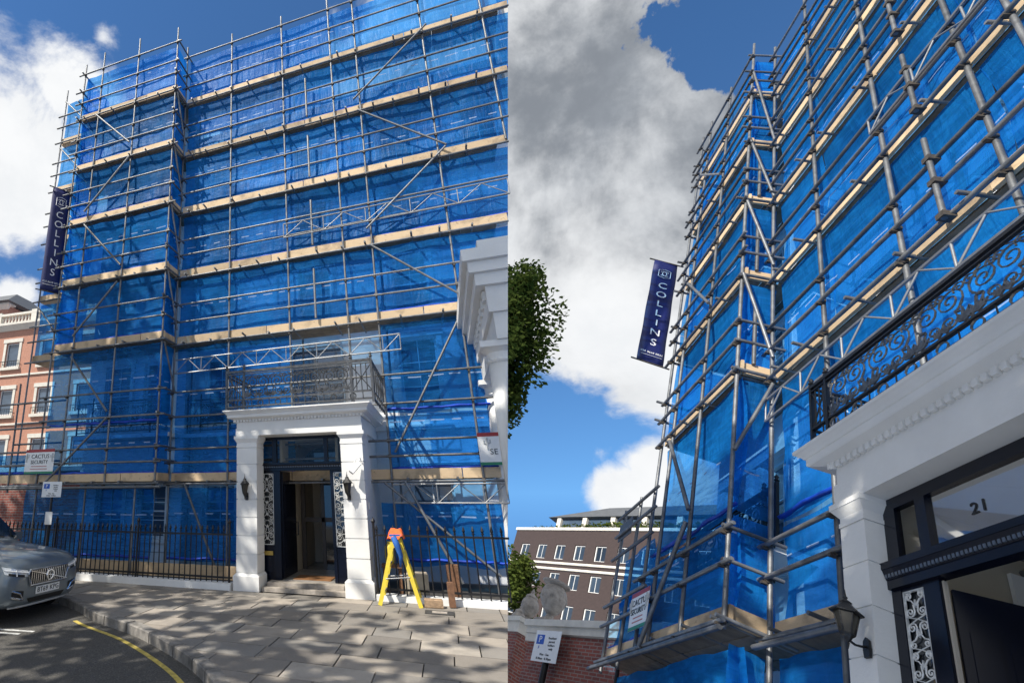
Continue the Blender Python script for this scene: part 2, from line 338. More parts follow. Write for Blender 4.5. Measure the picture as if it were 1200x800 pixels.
#BODY
# ---------------------------------------------------------------- scaffolding
def wob(x, z, s): return noise.noise(Vector((x * 1.1 + s, z * 1.6 + s * .7, s))) + .45 * noise.noise(Vector((x * 3.1 - s, z * 2.2, s)))
def sheet_panel(root, p0, p1, z0, z1, xr=None, cut=False, amp=.03, slack=.0, sub=.16, name='debris_sheet', yoff=.11, side=1, hem=True, sm=None):
    """hanging sheet from p0 to p1 (plan points), between heights; xr clips its far end"""
    p0, p1 = Vector((*p0, 0)), Vector((*p1, 0)); d = p1 - p0; ln = d.length; d.normalize(); n = Vector((-d.y, d.x, 0)) * side
    nx, nz = max(4, int(ln / sub)), max(4, int((z1 - z0) / sub)); s = random.uniform(0, 60); m = MB(); uvs = []
    for j in range(nz + 1):
        for i in range(nx + 1):
            u, t = i / nx, j / nz; z = z0 + (z1 - z0) * t
            sagt = slack * (1 - t) * math.sin(u * math.pi * max(1, round(ln / 1.6))) ** 2
            e = yoff + amp * wob(u * ln, z, s) + .05 * math.sin(t * math.pi) * (1 + wob(u * ln * .5, 0, s + 9))
            zz = z - sagt * .5 + (.03 * wob(u * ln * 2, 3, s) if j in (0, nz) else 0)
            q = p0 + d * (u * ln) + n * e; m.v.append(Vector((q.x, q.y, zz))); uvs.append((u * ln + s, z - z0))
    for j in range(nz):
        for i in range(nx): k = j * (nx + 1) + i; m.f.append((k, k + 1, k + nx + 2, k + nx + 1))
    o = m.build(name, sm or sheet, root, cut=cut, smooth=True, uvs=uvs)
    if hem:
        h = MB(); pts = [p0 + d * (ln * i / nx) + n * (yoff - .03 + .03 * wob(i * .3, 1, s)) + Vector((0, 0, z0 + .06 + .03 * wob(i * .5, 2, s))) for i in range(nx + 1)]
        uo = len(h.v); h.tube(pts, [.03 + .015 * wob(i * .6, 4, s) for i in range(nx + 1)], 5); h.build('sheet_roll', sheet_dark, o, cut=cut, smooth=True)
    return o
sheet_dark = mat('rolled_sheet', (.004, .05, .42), .5, 0, .4, 5.)
def lattice(root, a, b, h, r, name='lattice_beam', n=None, material=None, bays=None):
    """aluminium ladder-lattice beam between a and b (top chord), depth h"""
    a, b = Vector(a), Vector(b); dn = Vector((0, 0, -h)); L_ = (b - a).length; mt = material or alu
    o = MB().tube([a, b], r, 6).tube([a + dn, b + dn], r, 6).build(name, mt, root); n = n or max(2, int(L_ / (h * 1.35)))
    for i in range(n):
        p, q = a.lerp(b, i / n), a.lerp(b, (i + 1) / n)
        rod('diagonal', p if i % 2 else p + dn, q + dn if i % 2 else q, r * .6, mt, o)
        if i % 2 == 0: rod('strut', p, p + dn, r * .6, mt, o)
    rod('strut', b, b + dn, r * .6, mt, o); return o
def scaffold(P, label, XM, XB, YM, YB, LV, ground, top, r, xend, standfrom, midrails, posts, putstep, tower=None, cut=False, group=None, depth=.85, put_out=.2):
    root = thing('scaffolding', label, 'scaffolding', (XM[0], YM, ground), P, group)
    C = MB(); J = random.uniform
    def end(y, z): return xend(y, z) if callable(xend) else xend
    def coup(p, ax):
        d = Vector(ax) * r * 1.5; C.tube([Vector(p) - d, Vector(p) + d], r * 1.55, 5); C.box(p[0] - r * .8, p[0] + r * .8, p[1] - r * 2.1, p[1], p[2] - r * 2.2, p[2] - r * .9)
    # rails along a face: heights
    RZ = []
    for i, z in enumerate(LV):
        RZ.append(z - .15)
        if i == 0: RZ += midrails
        else: RZ += [z + .52, z + 1.02]
    RZ.append(LV[-1] + top[0])
    # standards
    for i, x in enumerate(XM):
        z0 = standfrom.get(i, ground); z1 = LV[-1] + top[1] + J(-.15, .25)
        rod('standard', (x, YM, z0), (x + J(-.02, .02), YM + J(-.02, .02), z1), r, steel, root)
        if i % 2 == 0: rod('standard', (x + .1, YM + depth, max(z0, ground)), (x + .1, YM + depth, LV[-1] + 1.2), r, steel, root)
        for z in RZ:
            if z > z0 + .1 and x < end(YM, z): coup((x, YM - r, z), (1, 0, 0))
    for i, x in enumerate(XB):
        z1 = LV[-1] + top[1] + J(-.1, .25)
        rod('standard', (x, YB, LV[0] - .22), (x + J(-.02, .02), YB, z1), r, steel, root)
        for z in RZ: coup((x, YB - r, z), (1, 0, 0))
    # rails
    for z in RZ:
        e = end(YM, z)
        rod('guard_rail', (XM[0] - .12, YM - 2 * r, z + J(-.02, .02)), (e - (J(0, .05) if cut else 0), YM - 2 * r, z + J(-.02, .02)), r, steel, root)
        rod('guard_rail', (XB[-1] - J(.1, .3), YB - 2 * r, z + J(-.02, .02)), (XB[0] + J(.08, .25), YB - 2 * r, z + J(-.02, .02)), r, steel, root)
        rod('return_rail', (XB[0] + 2 * r, YB - J(.05, .2), z + .04), (XM[0] + 2 * r, YM + J(.1, .3), z + .04), r, steel, root)
        if z > LV[1]: rod('return_rail', (XB[-1] - 2 * r, YB - J(.05, .2), z + .04), (XB[-1] - 2 * r, YM + .3, z + .04), r, steel, root)
        coup((XB[0], YB - .5 * r, z + .04), (0, 1, 0)); coup((XM[0], YM, z + .04), (0, 1, 0))
    bh = .21 * posts.get('board', 1.)
    for li, z in enumerate(LV):
        # toe boards and decking
        def run(x0, x1, y, nm='toe_board'):
            x = x0
            while x < x1 - .05:
                w = min(J(2.4, 3.9), x1 - x)
                if x1 - x - w < .7: w = x1 - x
                o = block(nm, x + .01, x + w - .01, y, y + .04, z - bh / 2 + J(-.012, .012), z + bh / 2 + J(-.012, .012), wood, root); o.rotation_euler.y = J(-.004, .004); x += w
        e = end(YM, z)
        run(XM[0] + .03, e - .02, YM + r + .005); run(XB[-1] + .02, XB[0] + .05, YB + r + .005)
        block('toe_board', XB[0] - .045, XB[0] - .005, YB + r + .06, YM, z - bh / 2, z + bh / 2, wood, root)
        if li: block('toe_board', XB[-1] + .005, XB[-1] + .045, YB + r + .06, YM + depth, z - bh / 2, z + bh / 2, wood, root)
        k = 0; y = YM + r + .07
        while y + .22 < YM + depth + .05:
            x = XM[0] - .3
            while x < e - .3:
                w = min(3.9, e - .25 - x); block('deck_board', x, x + w - .01, y, y + .21, z - .11, z - .07, shadewood, root); x += w
            y += .23
        y = YB + r + .07
        while y + .22 < YM + depth:
            block('deck_board', XB[-1], XB[0] - .06, y, y + .21, z - .112, z - .072, shadewood, root); y += .23
        x = XM[0] + .3
        while x < e - .1:
            rod('putlog', (x, YM - put_out * J(.6, 1.3), z - .15 + 2 * r * .9), (x + J(-.03, .03), YM + depth, z - .15 + 2 * r * .9), r * .95, steel, root); x += putstep * J(.6, 1.4)
        x = XB[-1] + .2
        while x < XB[0]:
            rod('putlog', (x, YB - put_out * J(.3, .8), z - .15 + 2 * r * .9), (x, YM + depth, z - .15 + 2 * r * .9), r * .95, steel, root); x += putstep * J(.7, 1.4)
        # sheeting above this level
        zt = LV[li + 1] - .2 if li + 1 < len(LV) else z + top[0] - .05
        zb = z + .05
        if li == 0:
            parts = [(zb, zb + (zt - zb) * .36), (zb + (zt - zb) * .38, zt)]
        else: parts = [(zb, zt)]
        for q0, q1 in parts:
            x = XM[0] + .04; fin = False
            stops = [s_ for s_ in posts['sheet_stops']] + [99]
            for s_ in stops:
                s1 = min(s_, (end(YM, q1) if cut else end(YM, (q0 + q1) / 2)) + .1)
                if s1 - x > .3 and not (li == 0 and posts.get('gap') and x < posts['gap'][1] - .2 and s1 > posts['gap'][0] + .2 and q1 < posts['gap'][2]):
                    sheet_panel(root, (x, YM), (s1, YM), q0, q1, cut=cut, slack=J(0, .12), hem=J(0, 1) > .3, sm=sheet_thin if li == 0 and cut else None)
                x = s1
            sheet_panel(root, (XB[-1], YB), (XB[0] - .03, YB), q0, q1, slack=J(0, .15), amp=.035, sm=sheet_thin if li == 0 and cut else None)
            sheet_panel(root, (XB[0] - .02, YB + .08), (XM[0] - .02, YM + .1), q0, q1, amp=.03, yoff=.05, hem=False, slack=.1)
            if li: sheet_panel(root, (XB[-1] + .04, YB + .08), (XB[-1] + .04, YM + .6), q0, q1, amp=.04, yoff=.02, hem=False)
    c_ = C.build('couplers', rust, root); c_['kind'] = 'stuff'
    return root
# --- left view scaffold
XM = [-6.52, -4.91, -3.24, -1.77, -1.07, .72]; XB = [-6.52, -7.97, -9.4, -10.14]; YM, YB = 11.2, 10.53
LV = [2.25, 5.86, 7.87, 9.94, 11.94, 13.96]
scL = scaffold(PL, 'tall blue sheeted scaffolding with timber boards rising behind the yellow stepladder and black railings', XM, XB, YM, YB, LV, 0., (1.78, 2.3), .026,
    lambda y, z: clipx(y, z) + .02, {2: 3.66, 3: 3.66}, [2.62, 2.95, 3.75, 4.4], {'sheet_stops': [-3.24, -1.07], 'gap': (-3.24, -1.07, 99)}, .8, cut=True)
rod('standard', (2.23, YM, 9.9), (2.21, YM, 16.3), .026, steel, scL)
BR = [((-1.22, 12.16), (.85, 13.97)), ((-1.13, 11.78), (.92, 10.05)), ((.9, 10.01), (-1.16, 8.15)), ((-1.09, 7.68), (.74, 6.1)), ((.71, 5.62), (-.95, 2.69)), ((-1.22, 2.07), (.78, .35))]
for p, q in BR: rod('brace', (p[0], YM - .1, p[1]), (q[0], YM - .1, q[1]), .026, steel, scL)
for p, q in [((-9.43, 13.77), (-8.02, 12.27)), ((-7.97, 11.73), (-9.47, 10.13)), ((-9.42, 9.68), (-7.96, 8.07)), ((-8.02, 7.57), (-9.38, 6.11)), ((-9.36, 5.51), (-8, 3.9)), ((-7.98, 3.74), (-9.75, 2.16))]:
    rod('brace', (p[0], YB - .1, p[1]), (q[0], YB - .1, q[1]), .03, steel, scL)
for i in range(1, 6):
    rod('brace', (-6.46, YB + .02, LV[i] - .2), (-6.46, YM - .02, LV[i - 1] + (.3 if i > 1 else 2.2)), .026, steel, scL)
    if i < 5: rod('guard_post', (-2.55, YM - .06, LV[i] + .12), (-2.55, YM - .06, LV[i] + 1.45), .03, steel, scL)
lattice(scL, (-3.32, YM - .08, 8.74), (clipx(11.1, 8.7), YM - .08, 8.78), .40, .019, n=10)
lattice(scL, (-6.44, YM - .08, 5.28), (-.62, YM - .08, 5.33), .37, .019, n=15)
lattice(scL, (-1.05, YM - .1, 2.03), (clipx(11.1, 2.0) - .02, YM - .1, 2.03), .37, .018, n=5)
# end tower beyond the bay, and the low fan platform running on past it
TX = -11.6
rod('standard', (TX, YM, 2.1), (TX + .05, YM, 16.2), .026, steel, scL)
for z in LV:
    for dz in ((-.15, .52, 1.02) if z > 3 else (-.15, .5, 1.0, 1.6, 2.2)): rod('guard_rail', (TX - .15, YM - .07, z + dz), (XB[-1] + .2, YM - .07, z + dz), .028, steel, scL)
    if z > 3:
        block('toe_board', TX + .02, XB[-1] + .05, YM + .04, YM + .08, z - .1, z + .1, wood, scL)
        for k in range(3): block('deck_board', TX - .02, XB[-1] - .02, YM + .1 + k * .23, YM + .31 + k * .23, z - .11, z - .07, wood, scL)
        sheet_panel(scL, (TX + .02, YM), (XB[-1], YM), z + .05, z + (1.8 if z < 13 else 1.7), amp=.05, hem=False)
        rod('brace', (TX + .05, YM - .04, z + 1.7), (XB[-1], YM - .04, z + .1), .026, steel, scL)
for x in (-11.9, -11.1): rod('standard', (x, YB, 1.9), (x - .05, YB, 4.9), .026, steel, scL)
for z in (2.06, 2.6, 2.95, 3.6, 4.3): rod('guard_rail', (-13.5, YB - .06, z), (XB[-1] + .3, YB - .06, z), .03, steel, scL)
block('toe_board', -13.4, XB[-1] - .02, YB + .04, YB + .08, 2.14, 2.36, wood, scL)
rod('ledger', (-13.4, YB - .1, 2.0), (-6.3, YB - .1, 2.02), .034, steel, scL)
sheet_panel(scL, (-13.2, YB), (XB[-1], YB), 2.35, 2.9, hem=True, sm=sheet_thin)
# lower skirt of sheeting behind the railings
sheet_panel(scL, (-10.9, 10.85), (-6.9, 11.0), .33, 2.0, amp=.07, slack=.05, sm=sheet_thin)
sheet_panel(scL, (-6.6, YM), (-4.4, YM), .33, 2.0, amp=.06, sm=sheet_thin)
sheet_panel(scL, (-1.35, YM), (1.2, YM), .5, 1.66, cut=True, amp=.08, slack=.15)
block('toe_board', -10.5, -4.35, 11.0, 11.04, .02, .30, wood, scL)
for x in (-10.3, -8.7, -7.2): rod('standard', (x, 10.75, 0), (x, 10.75, 2.1), .026, steel, scL)
for x in (-5.1, .1): rod('brace', (x, 11.05, .2), (x - .9, 11.05, 2.1), .03, steel, scL)
# --- right view scaffold (its own building, close up)
XM2 = [-5.10, -3.84, -2.45, -1.17, -.59, .6]; XB2 = [-5.09, -6.27, -7.37, -7.88]; YM2, YB2 = 2.46, 2.01
LV2 = [3.30, 7.57, 10.0, 12.47, 14.78, 17.21]
scR = scaffold(PR, 'blue sheeted scaffolding stepping out round a corner beside the red brick wall with stone urns', XM2, XB2, YM2, YB2, LV2, -2.1, (2.0, 2.75), .029,
    1.2, {2: 4.2, 3: 4.2, 4: 8.2, 5: 4.2}, [3.95, 4.45], {'sheet_stops': [-3.84, -1.17], 'board': 1.15}, .95, depth=.62, put_out=.16)
for p, q in [((-7.3, 12.0), (-6.1, 10.1)), ((-7.2, 7.15), (-6.1, 5.15)), ((-6.15, 4.95), (-7.4, 3.13)), ((-7.35, 16.86), (-6.15, 15.03))]:
    rod('brace', (p[0], YB2 - .1, p[1]), (q[0], YB2 - .1, q[1]), .032, steel, scR)
for z0, z1 in ((18.2, 14.85), (14.8, 12.56), (12.3, 10.3), (9.9, 7.9), (5.8, 7.3)): rod('brace', (-5.02, YB2 - .01, z0), (-5.02, YM2 - .02, z1), .027, steel, scR)
for i in (2, 3, 4): rod('guard_post', (-1.75, YM2 - .105, LV2[i - 1] - .2), (-1.75, YM2 - .105, LV2[i - 1] + 1.5), .027, steel, scR); [MB().box(-1.80, -1.70, YM2 - .14, YM2 - .03, LV2[i - 1] + dz - .045, LV2[i - 1] + dz + .045).build('coupler', rust, scR) for dz in (-.15, .52, 1.02)]
for z in (1, 2, 3): rod('guard_post', (-5.06, YB2 + .2, LV2[z] + .1), (-5.06, YB2 + .2, LV2[z] + 1.5), .03, steel, scR)
lattice(scR, (-5.05, YM2 - .09, 6.95), (1.1, YM2 - .09, 6.95), .42, .022, n=15)
lattice(scR, (-2.5, YM2 - .09, 10.95), (1.1, YM2 - .09, 10.95), .40, .022, n=9)
for x in (-8.58, -9.40): rod('standard', (x, YB2, 2.95), (x, YB2, 6.5), .029, steel, scR)
for z in (3.14, 3.85, 4.25, 5.3, 5.85, 6.3): rod('guard_rail', (-9.6, YB2 - .06, z), (XB2[-1] + .3, YB2 - .06, z), .029, steel, scR)
block('toe_board', -9.4, XB2[-1] - .02, YB2 + .04, YB2 + .08, 3.17, 3.43, wood, scR)
for k in range(4): block('deck_board', -9.4, XB2[-1] - .03, YB2 + .1 + k * .23, YB2 + .31 + k * .23, 3.18, 3.22, shadewood, scR)
sheet_panel(scR, (-9.4, YB2), (XB2[-1], YB2), 3.4, 4.4, amp=.06)
sheet_panel(scR, (-9.4, YB2), (XB2[-1], YB2), 4.3, 5.35, amp=.06, hem=False)
sheet_panel(scR, (-9.2, 2.12), (-5.12, 2.12), -.2, 2.98, amp=.06, hem=False); sheet_panel(scR, (-5.14, 2.14), (-5.14, 2.5), -.2, 2.98, amp=.03, hem=False); sheet_panel(scR, (-5.1, 2.42), (-2.3, 2.42), -.2, 3.0, amp=.06, hem=False)
rod('ledger', (-9.7, YB2 - .12, 3.0), (-4.9, YB2 - .12, 3.0), .034, steel, scR); rod('ledger', (-5.2, YM2 - .1, 3.05), (-2.2, YM2 - .1, 3.05), .034, steel, scR)
for x in (-8.6, -7.2, -5.9): rod('standard', (x, YB2 + .5, -2.1), (x, YB2 + .5, 3.1), .029, steel, scR)
# ---------------------------------------------------------------- ground of the street view
KP = [(-14, 8.75), (-9, 8.65), (-7.4, 8.4), (-6.4, 7.95), (-5.57, 7.42), (-4.41, 6.88), (-3.22, 6.07), (-2.55, 5.42), (-2.0, 4.6), (-1.62, 3.6), (-1.4, 2.4), (-1.3, 1.2)]
def catmull(P_, n=8):
    out = []
    for i in range(len(P_) - 1):
        p = [Vector(P_[max(0, min(len(P_) - 1, i + k))]) for k in (-1, 0, 1, 2)]
        for j in range(n):
            t = j / n; out.append(.5 * (2 * p[1] + (p[2] - p[0]) * t + (2 * p[0] - 5 * p[1] + 4 * p[2] - p[3]) * t * t + (3 * p[1] - p[0] - 3 * p[2] + p[3]) * t ** 3))
    out.append(Vector(P_[-1])); return out
KC = catmull(KP)
def knorm(i):
    d = (KC[min(i + 1, len(KC) - 1)] - KC[max(i - 1, 0)]).normalized(); return Vector((-d.y, d.x))     # towards the pavement
RZ0 = -.12
rd = MB().add([(-60, -8, RZ0), (8, -8, RZ0), (8, 12, RZ0), (-60, 40, RZ0)], [(0, 1, 2, 3)]).build('road', asphalt, cut=True); tag(rd, kind='structure')
def strip(d0, d1, i0, i1, z):
    m = MB()
    for i in range(i0, i1 + 1):
        n = knorm(i); a, b = KC[i] - n * d0, KC[i] - n * d1; m.v += [Vector((a.x, a.y, z)), Vector((b.x, b.y, z))]
    m.f = [(2 * k, 2 * k + 1, 2 * k + 3, 2 * k + 2) for k in range(i1 - i0)]; return m
yl = strip(.20, .27, 30, len(KC) - 1, RZ0 + .004).build('yellow_road_line', yellowp); tag(yl, kind='structure')
for k, (x0, y0, x1, y1) in enumerate(((-7.5, 6.42, -6.05, 6.60), (-7.5, 6.26, -6.15, 6.42))):
    d = Vector((x1 - x0, y1 - y0)).normalized(); n = Vector((-d.y, d.x)) * .035
    tag(MB().add([(x0 - n.x, y0 - n.y, RZ0 + .004), (x1 - n.x, y1 - n.y, RZ0 + .004), (x1 + n.x, y1 + n.y, RZ0 + .004), (x0 + n.x, y0 + n.y, RZ0 + .004)], [(0, 1, 2, 3)]).build('parking_bay_line', road_white), kind='structure')
pv = MB(); pv.v = [Vector((p.x + knorm(i).x * .1, p.y + knorm(i).y * .1, -.022)) for i, p in enumerate(KC)] + [Vector((6, 1.2, -.022)), Vector((6, 12.9, -.022)), Vector((-14, 12.9, -.022))]; pv.f = [tuple(range(len(pv.v)))]
pave = pv.build('pavement', mat('joint_dirt', (.045, .042, .038), .95, 0, .3, 8), loc=(0, 0, 0), cut=True); tag(pave, kind='structure')
# kerb stones
i = 0
while i < len(KC) - 3:
    st = 3 if i < 30 else 4; j = min(i + st, len(KC) - 1); m = MB(); top = .012 + random.uniform(-.003, .004)
    for k in range(i, j + 1):
        n = knorm(k); e = (.012 if k == i else -.012 if k == j else 0); d = (KC[min(k + 1, len(KC) - 1)] - KC[max(k - 1, 0)]).normalized() * e
        a, b = KC[k] + d, KC[k] + n * .16 + d
        m.v += [Vector((a.x, a.y, RZ0 - .02)), Vector((a.x, a.y, top - .015)), Vector((a.x + n.x * .015, a.y + n.y * .015, top)), Vector((b.x, b.y, top)), Vector((b.x, b.y, RZ0 - .02))]
    for k in range(j - i):
        for q in range(4): m.f.append((5 * k + q, 5 * k + q + 1, 5 * k + q + 6, 5 * k + q + 5))
    m.f += [(0, 1, 2, 3, 4), tuple(5 * (j - i) + q for q in (4, 3, 2, 1, 0))]
    m.build('kerb_stone', kerbm, pave); i = j
# paving slabs in courses parallel to the houses, trimmed to the kerb
def slab(x0, x1, y0, y1):
    c = Vector(((x0 + x1) / 2, (y0 + y1) / 2)); k = min(range(len(KC)), key=lambda q: (KC[q] - c).length); n = knorm(k)
    s_ = (c - KC[k]).dot(n)
    if s_ < -.55 or c.x > clipx(c.y, 0) + 1: return
    bm = bmesh.new(); z = random.uniform(-.004, .005); j = .008; tl = random.uniform(-.003, .003)
    t = [bm.verts.new((x, y, z + tl * q)) for x, y, q in ((x0 + j, y0 + j, 1), (x1 - j, y0 + j, -1), (x1 - j, y1 - j, -1), (x0 + j, y1 - j, 1))]; f = bm.faces.new(t)
    r_ = bmesh.ops.extrude_face_region(bm, geom=[f]); bmesh.ops.translate(bm, vec=(0, 0, -.05), verts=[v for v in r_['geom'] if isinstance(v, bmesh.types.BMVert)])
    planes = [(Vector((KC[q].x + knorm(q).x * .10, KC[q].y + knorm(q).y * .10, 0)), -Vector((*knorm(q), 0))) for q in ({k} if s_ < .9 else ())] + [(EYE, CUTN)]
    for pc, pn in planes:
        if bm.verts: bmesh.ops.bisect_plane(bm, geom=bm.verts[:] + bm.edges[:] + bm.faces[:], plane_co=pc, plane_no=pn, clear_outer=True)
    if len(bm.faces) >= 3:
        bmesh.ops.recalc_face_normals(bm, faces=bm.faces); me = bpy.data.meshes.new('paving_slab'); bm.to_mesh(me); me.materials.append(slabm)
        o = bpy.data.objects.new('paving_slab', me); COL.objects.link(o); o.parent = pave
    bm.free()
y = 10.02
while y > 3.0:
    h = random.uniform(.42, .56); x = -9.4 + random.uniform(-.6, 0)
    while x < clipx(y, 0) + .2:
        w = random.choice((.5, .6, .7, .85, .95)); slab(x, x + w, y - h, y); x += w
    y -= h
tag(MB().box(-.55, -.1, 9.2, 9.47, .006, .012).build('drain_cover', mat('cover_iron', (.07, .068, .065), .7, .3, .3, 20)), 'small dark metal drain cover set in the pavement near the railings', 'drain cover')
tag(MB().box(-.44, -.21, 9.26, 9.41, .0125, .0145).build('cover_plate', stone), 'pale square plate in the middle of the dark drain cover', 'plate')
# ---------------------------------------------------------------- houses
def wallmesh(x0, x1, yw, z0, z1, wins, dep=.16):
    xs = sorted({x0, x1, *[w[0] for w in wins], *[w[1] for w in wins]}); zs = sorted({z0, z1, *[w[2] for w in wins], *[w[3] for w in wins]}); m = MB()
    for i in range(len(xs) - 1):
        for j in range(len(zs) - 1):
            cx, cz = (xs[i] + xs[i + 1]) / 2, (zs[j] + zs[j + 1]) / 2
            if any(w[0] < cx < w[1] and w[2] < cz < w[3] for w in wins): continue
            m.add([(xs[i], yw, zs[j]), (xs[i + 1], yw, zs[j]), (xs[i + 1], yw, zs[j + 1]), (xs[i], yw, zs[j + 1])], [(0, 1, 2, 3)])
    for a, b, c, d in wins:
        m.add([(a, yw, c), (b, yw, c), (b, yw, d), (a, yw, d), (a, yw + dep, c), (b, yw + dep, c), (b, yw + dep, d), (a, yw + dep, d)], [(0, 1, 5, 4), (1, 2, 6, 5), (2, 3, 7, 6), (3, 0, 4, 7)])
    return m
def window(root, a, b, yw, c, d, dep=.16, bars=(2, 3), fr=.05, surround=True, fm=None, glass=None, cut=False):
    fm = fm or frame_w; glass = glass or winglass; y = yw + dep - .03
    m = MB().box(a, a + fr, y - .05, y + .02, c, d).box(b - fr, b, y - .05, y + .02, c, d).box(a + fr, b - fr, y - .05, y + .02, c, c + fr * 1.3).box(a + fr, b - fr, y - .05, y + .02, d - fr, d)
    mid = (c + d) / 2
    if bars[1] > 1: m.box(a + fr, b - fr, y - .045, y + .02, mid - fr * .4, mid + fr * .4)
    for i in range(1, bars[0]):
        x = a + (b - a) * i / bars[0]; m.box(x - .012, x + .012, y - .03, y + .01, c + fr, d - fr)
    for i in range(1, bars[1]):
        z = c + (d - c) * i / bars[1]; m.box(a + fr, b - fr, y - .028, y + .008, z - .011, z + .011)
    w = m.build('window', fm, root, cut=cut)
    MB().add([(a, y, c), (b, y, c), (b, y, d), (a, y, d)], [(0, 1, 2, 3)]).build('pane', glass, w, cut=cut)
    if surround:
        s = MB().box(a - .12, b + .12, yw - .07, yw + .01, c - .1, c - .003).build('sill', stucco, w, cut=cut)
        MB().box(a - .14, a - .02, yw - .045, yw + .01, c, d).box(b + .02, b + .14, yw - .045, yw + .01, c, d).box(a - .18, b + .18, yw - .07, yw + .01, d + .02, d + .16).build('surround', stucco, w, cut=cut)
    return w
def spiral(cx, cz, r, turns, a0, sgn=1, n=None, r1=.12):
    n = n or int(10 * turns) + 2
    return [(cx + r * (1 - (1 - r1) * k / n) * math.cos(a0 + sgn * 2 * math.pi * turns * k / n), cz + r * (1 - (1 - r1) * k / n) * math.sin(a0 + sgn * 2 * math.pi * turns * k / n)) for k in range(n + 1)]
def leaf2d(m, x, z, ang, L_, w, y, th, f):
    d = Vector((math.cos(ang), math.sin(ang))); n = Vector((-d.y, d.x)); p = Vector((x, z))
    poly = [p, p + d * L_ * .45 + n * w, p + d * L_, p + d * L_ * .45 - n * w]
    m.prism([f(q.x, q.y, y - th) for q in poly], f(0, 0, th * 2) - f(0, 0, 0))
def scrollwork(x0, x1, z0, z1, y, r, nmod, f, th=.006):
    """panel of scrolls and acanthus leaves; f maps (along, height, out) to a point"""
    m = MB(); W_ = (x1 - x0) / nmod; H = z1 - z0
    for i in range(nmod):
        s = 1 if i % 2 == 0 else -1; ox = x0 + W_ * (i + .5)
        def T_(pts): return [f(ox + s * px * W_, z0 + pz * H, y) for px, pz in pts]
        def arc(pts): return T_(pts)
        k = W_ / H
        a = [(px / k, pz) for px, pz in spiral(.08 * k, .66, .27, 1.9, -2.2, -1)]
        m.tube(arc([(-.5, .04), (-.42, .12), (-.3, .22)] + a), r, 4)
        a = [(px / k, pz) for px, pz in spiral(.22 * k, .24, .17, 1.6, 2.6, 1)]; m.tube(arc([(-.34, .5), (-.2, .42), (-.02, .36)] + a), r, 4)
        a = [(px / k, pz) for px, pz in spiral(-.33 * k, .84, .12, 1.5, -.5, 1)]; m.tube(arc([(.1, .96), (-.12, .9)] + a), r, 4)
        a = [(px / k, pz) for px, pz in spiral(.40 * k, .86, .10, 1.4, 3.4, -1)]; m.tube(arc(a), r, 4)
        for q in range(5): leaf2d(m, ox - s * .28 * W_, z0 + .06 * H, math.pi / 2 + (q - 2) * .42, H * (.34 - .05 * abs(q - 2)), H * .035, y, th, f)
        for q in range(3): leaf2d(m, ox + s * .36 * W_, z0 + .05 * H, math.pi / 2 + (q - 1) * .5, H * .22, H * .03, y, th, f)
        leaf2d(m, ox - s * .02 * W_, z0 + .40 * H, 1.9 * s + 1.2, H * .14, H * .03, y, th, f)
    return m
def balustrade(root, name, x0, x1, y, z0, z1, r, nmod, ends, mt, mt2, out=0):
    """iron balcony front with top, mid and bottom rails, posts and a scroll panel, plus two returns"""
    h = z1 - z0
    o = MB().box(x0, x1, y - r * 1.6, y + r * 1.6, z1 - r * 1.6, z1 + r * 1.6).build(name, mt, root)
    MB().box(x0, x1, y - r, y + r, z1 - h * .085, z1 - h * .085 + r * 1.3).build('rail', mt, o)
    MB().box(x0, x1, y - r * 1.2, y + r * 1.2, z0 + h * .24, z0 + h * .24 + r * 2).build('rail', mt, o); MB().box(x0, x1, y - r * 1.2, y + r * 1.2, z0 + h * .06, z0 + h * .06 + r * 2).build('rail', mt, o)
    px = [x0, x0 + ends, x1 - ends, x1]
    for x in px:
        MB().box(x - r * 1.3, x + r * 1.3, y - r * 1.3, y + r * 1.3, z0, z1 + h * .06).lathe([(0.001, z1 + h * .06), (r * 2.2, z1 + h * .085), (r * 1.2, z1 + h * .12), (r * 1.8, z1 + h * .15), (0.001, z1 + h * .2)], 8, (x, y, 0)).build('post', mt, o)
    f = lambda a, b, c: Vector((a, y - c, b))
    scrollwork(px[1] + r * 2, px[2] - r * 2, z0 + h * .27, z1 - h * .09, 0, r * .62, nmod, f, r * .5).build('scroll_panel', mt2, o)
    for (a, b) in ((px[0], px[1]), (px[2], px[3])):
        m = MB(); m.tube([(a, y, z0 + h * .25), (b, y, z1 - h * .09)], r * .6, 4).tube([(b, y, z0 + h * .25), (a, y, z1 - h * .09)], r * .6, 4)
        for t in (.25, .5, .75): m.tube([(a + (b - a) * t, y, z0 + h * .25), (a + (b - a) * t, y, z1 - h * .09)], r * .6, 4)
        m.build('lattice_end', mt, o)
    n = max(4, nmod * 2); m = MB(); m2 = MB()
    for i in range(1, n):
        x = x0 + (x1 - x0) * i / n
        if i % 2: m.tube([(x, y, z0 + h * .06), (x, y, z0 + h * .25)], r * .55, 4)
        else:
            c = (x, z0 + h * .155); m2.tube([f(c[0] + h * .07 * math.cos(q * .6283), c[1] + h * .07 * math.sin(q * .6283), 0) for q in range(11)], r * .7, 4)
    m.build('spindles', mt, o)['kind'] = 'stuff'; m2.build('rings', mt2, o)['kind'] = 'stuff'
    # returns
    for x in (x0, x1):
        if not out: continue
        mm = MB()
        for zz in (z1, z1 - h * .09, z0 + h * .25, z0 + h * .07): mm.box(x - r, x + r, y + r * 2, y + out, zz - r, zz + r)
        k = 7
        for i in range(1, k + 1): mm.tube([(x, y + out * i / k, z0), (x, y + out * i / k, z1)], r * .6, 4)
        for i in range(k): mm.tube([(x, y + out * i / k, z0 + h * .25), (x, y + out * (i + 1) / k, z1 - h * .09)], r * .5, 4)
        mm.build('side_railing', mt, o)
    return o
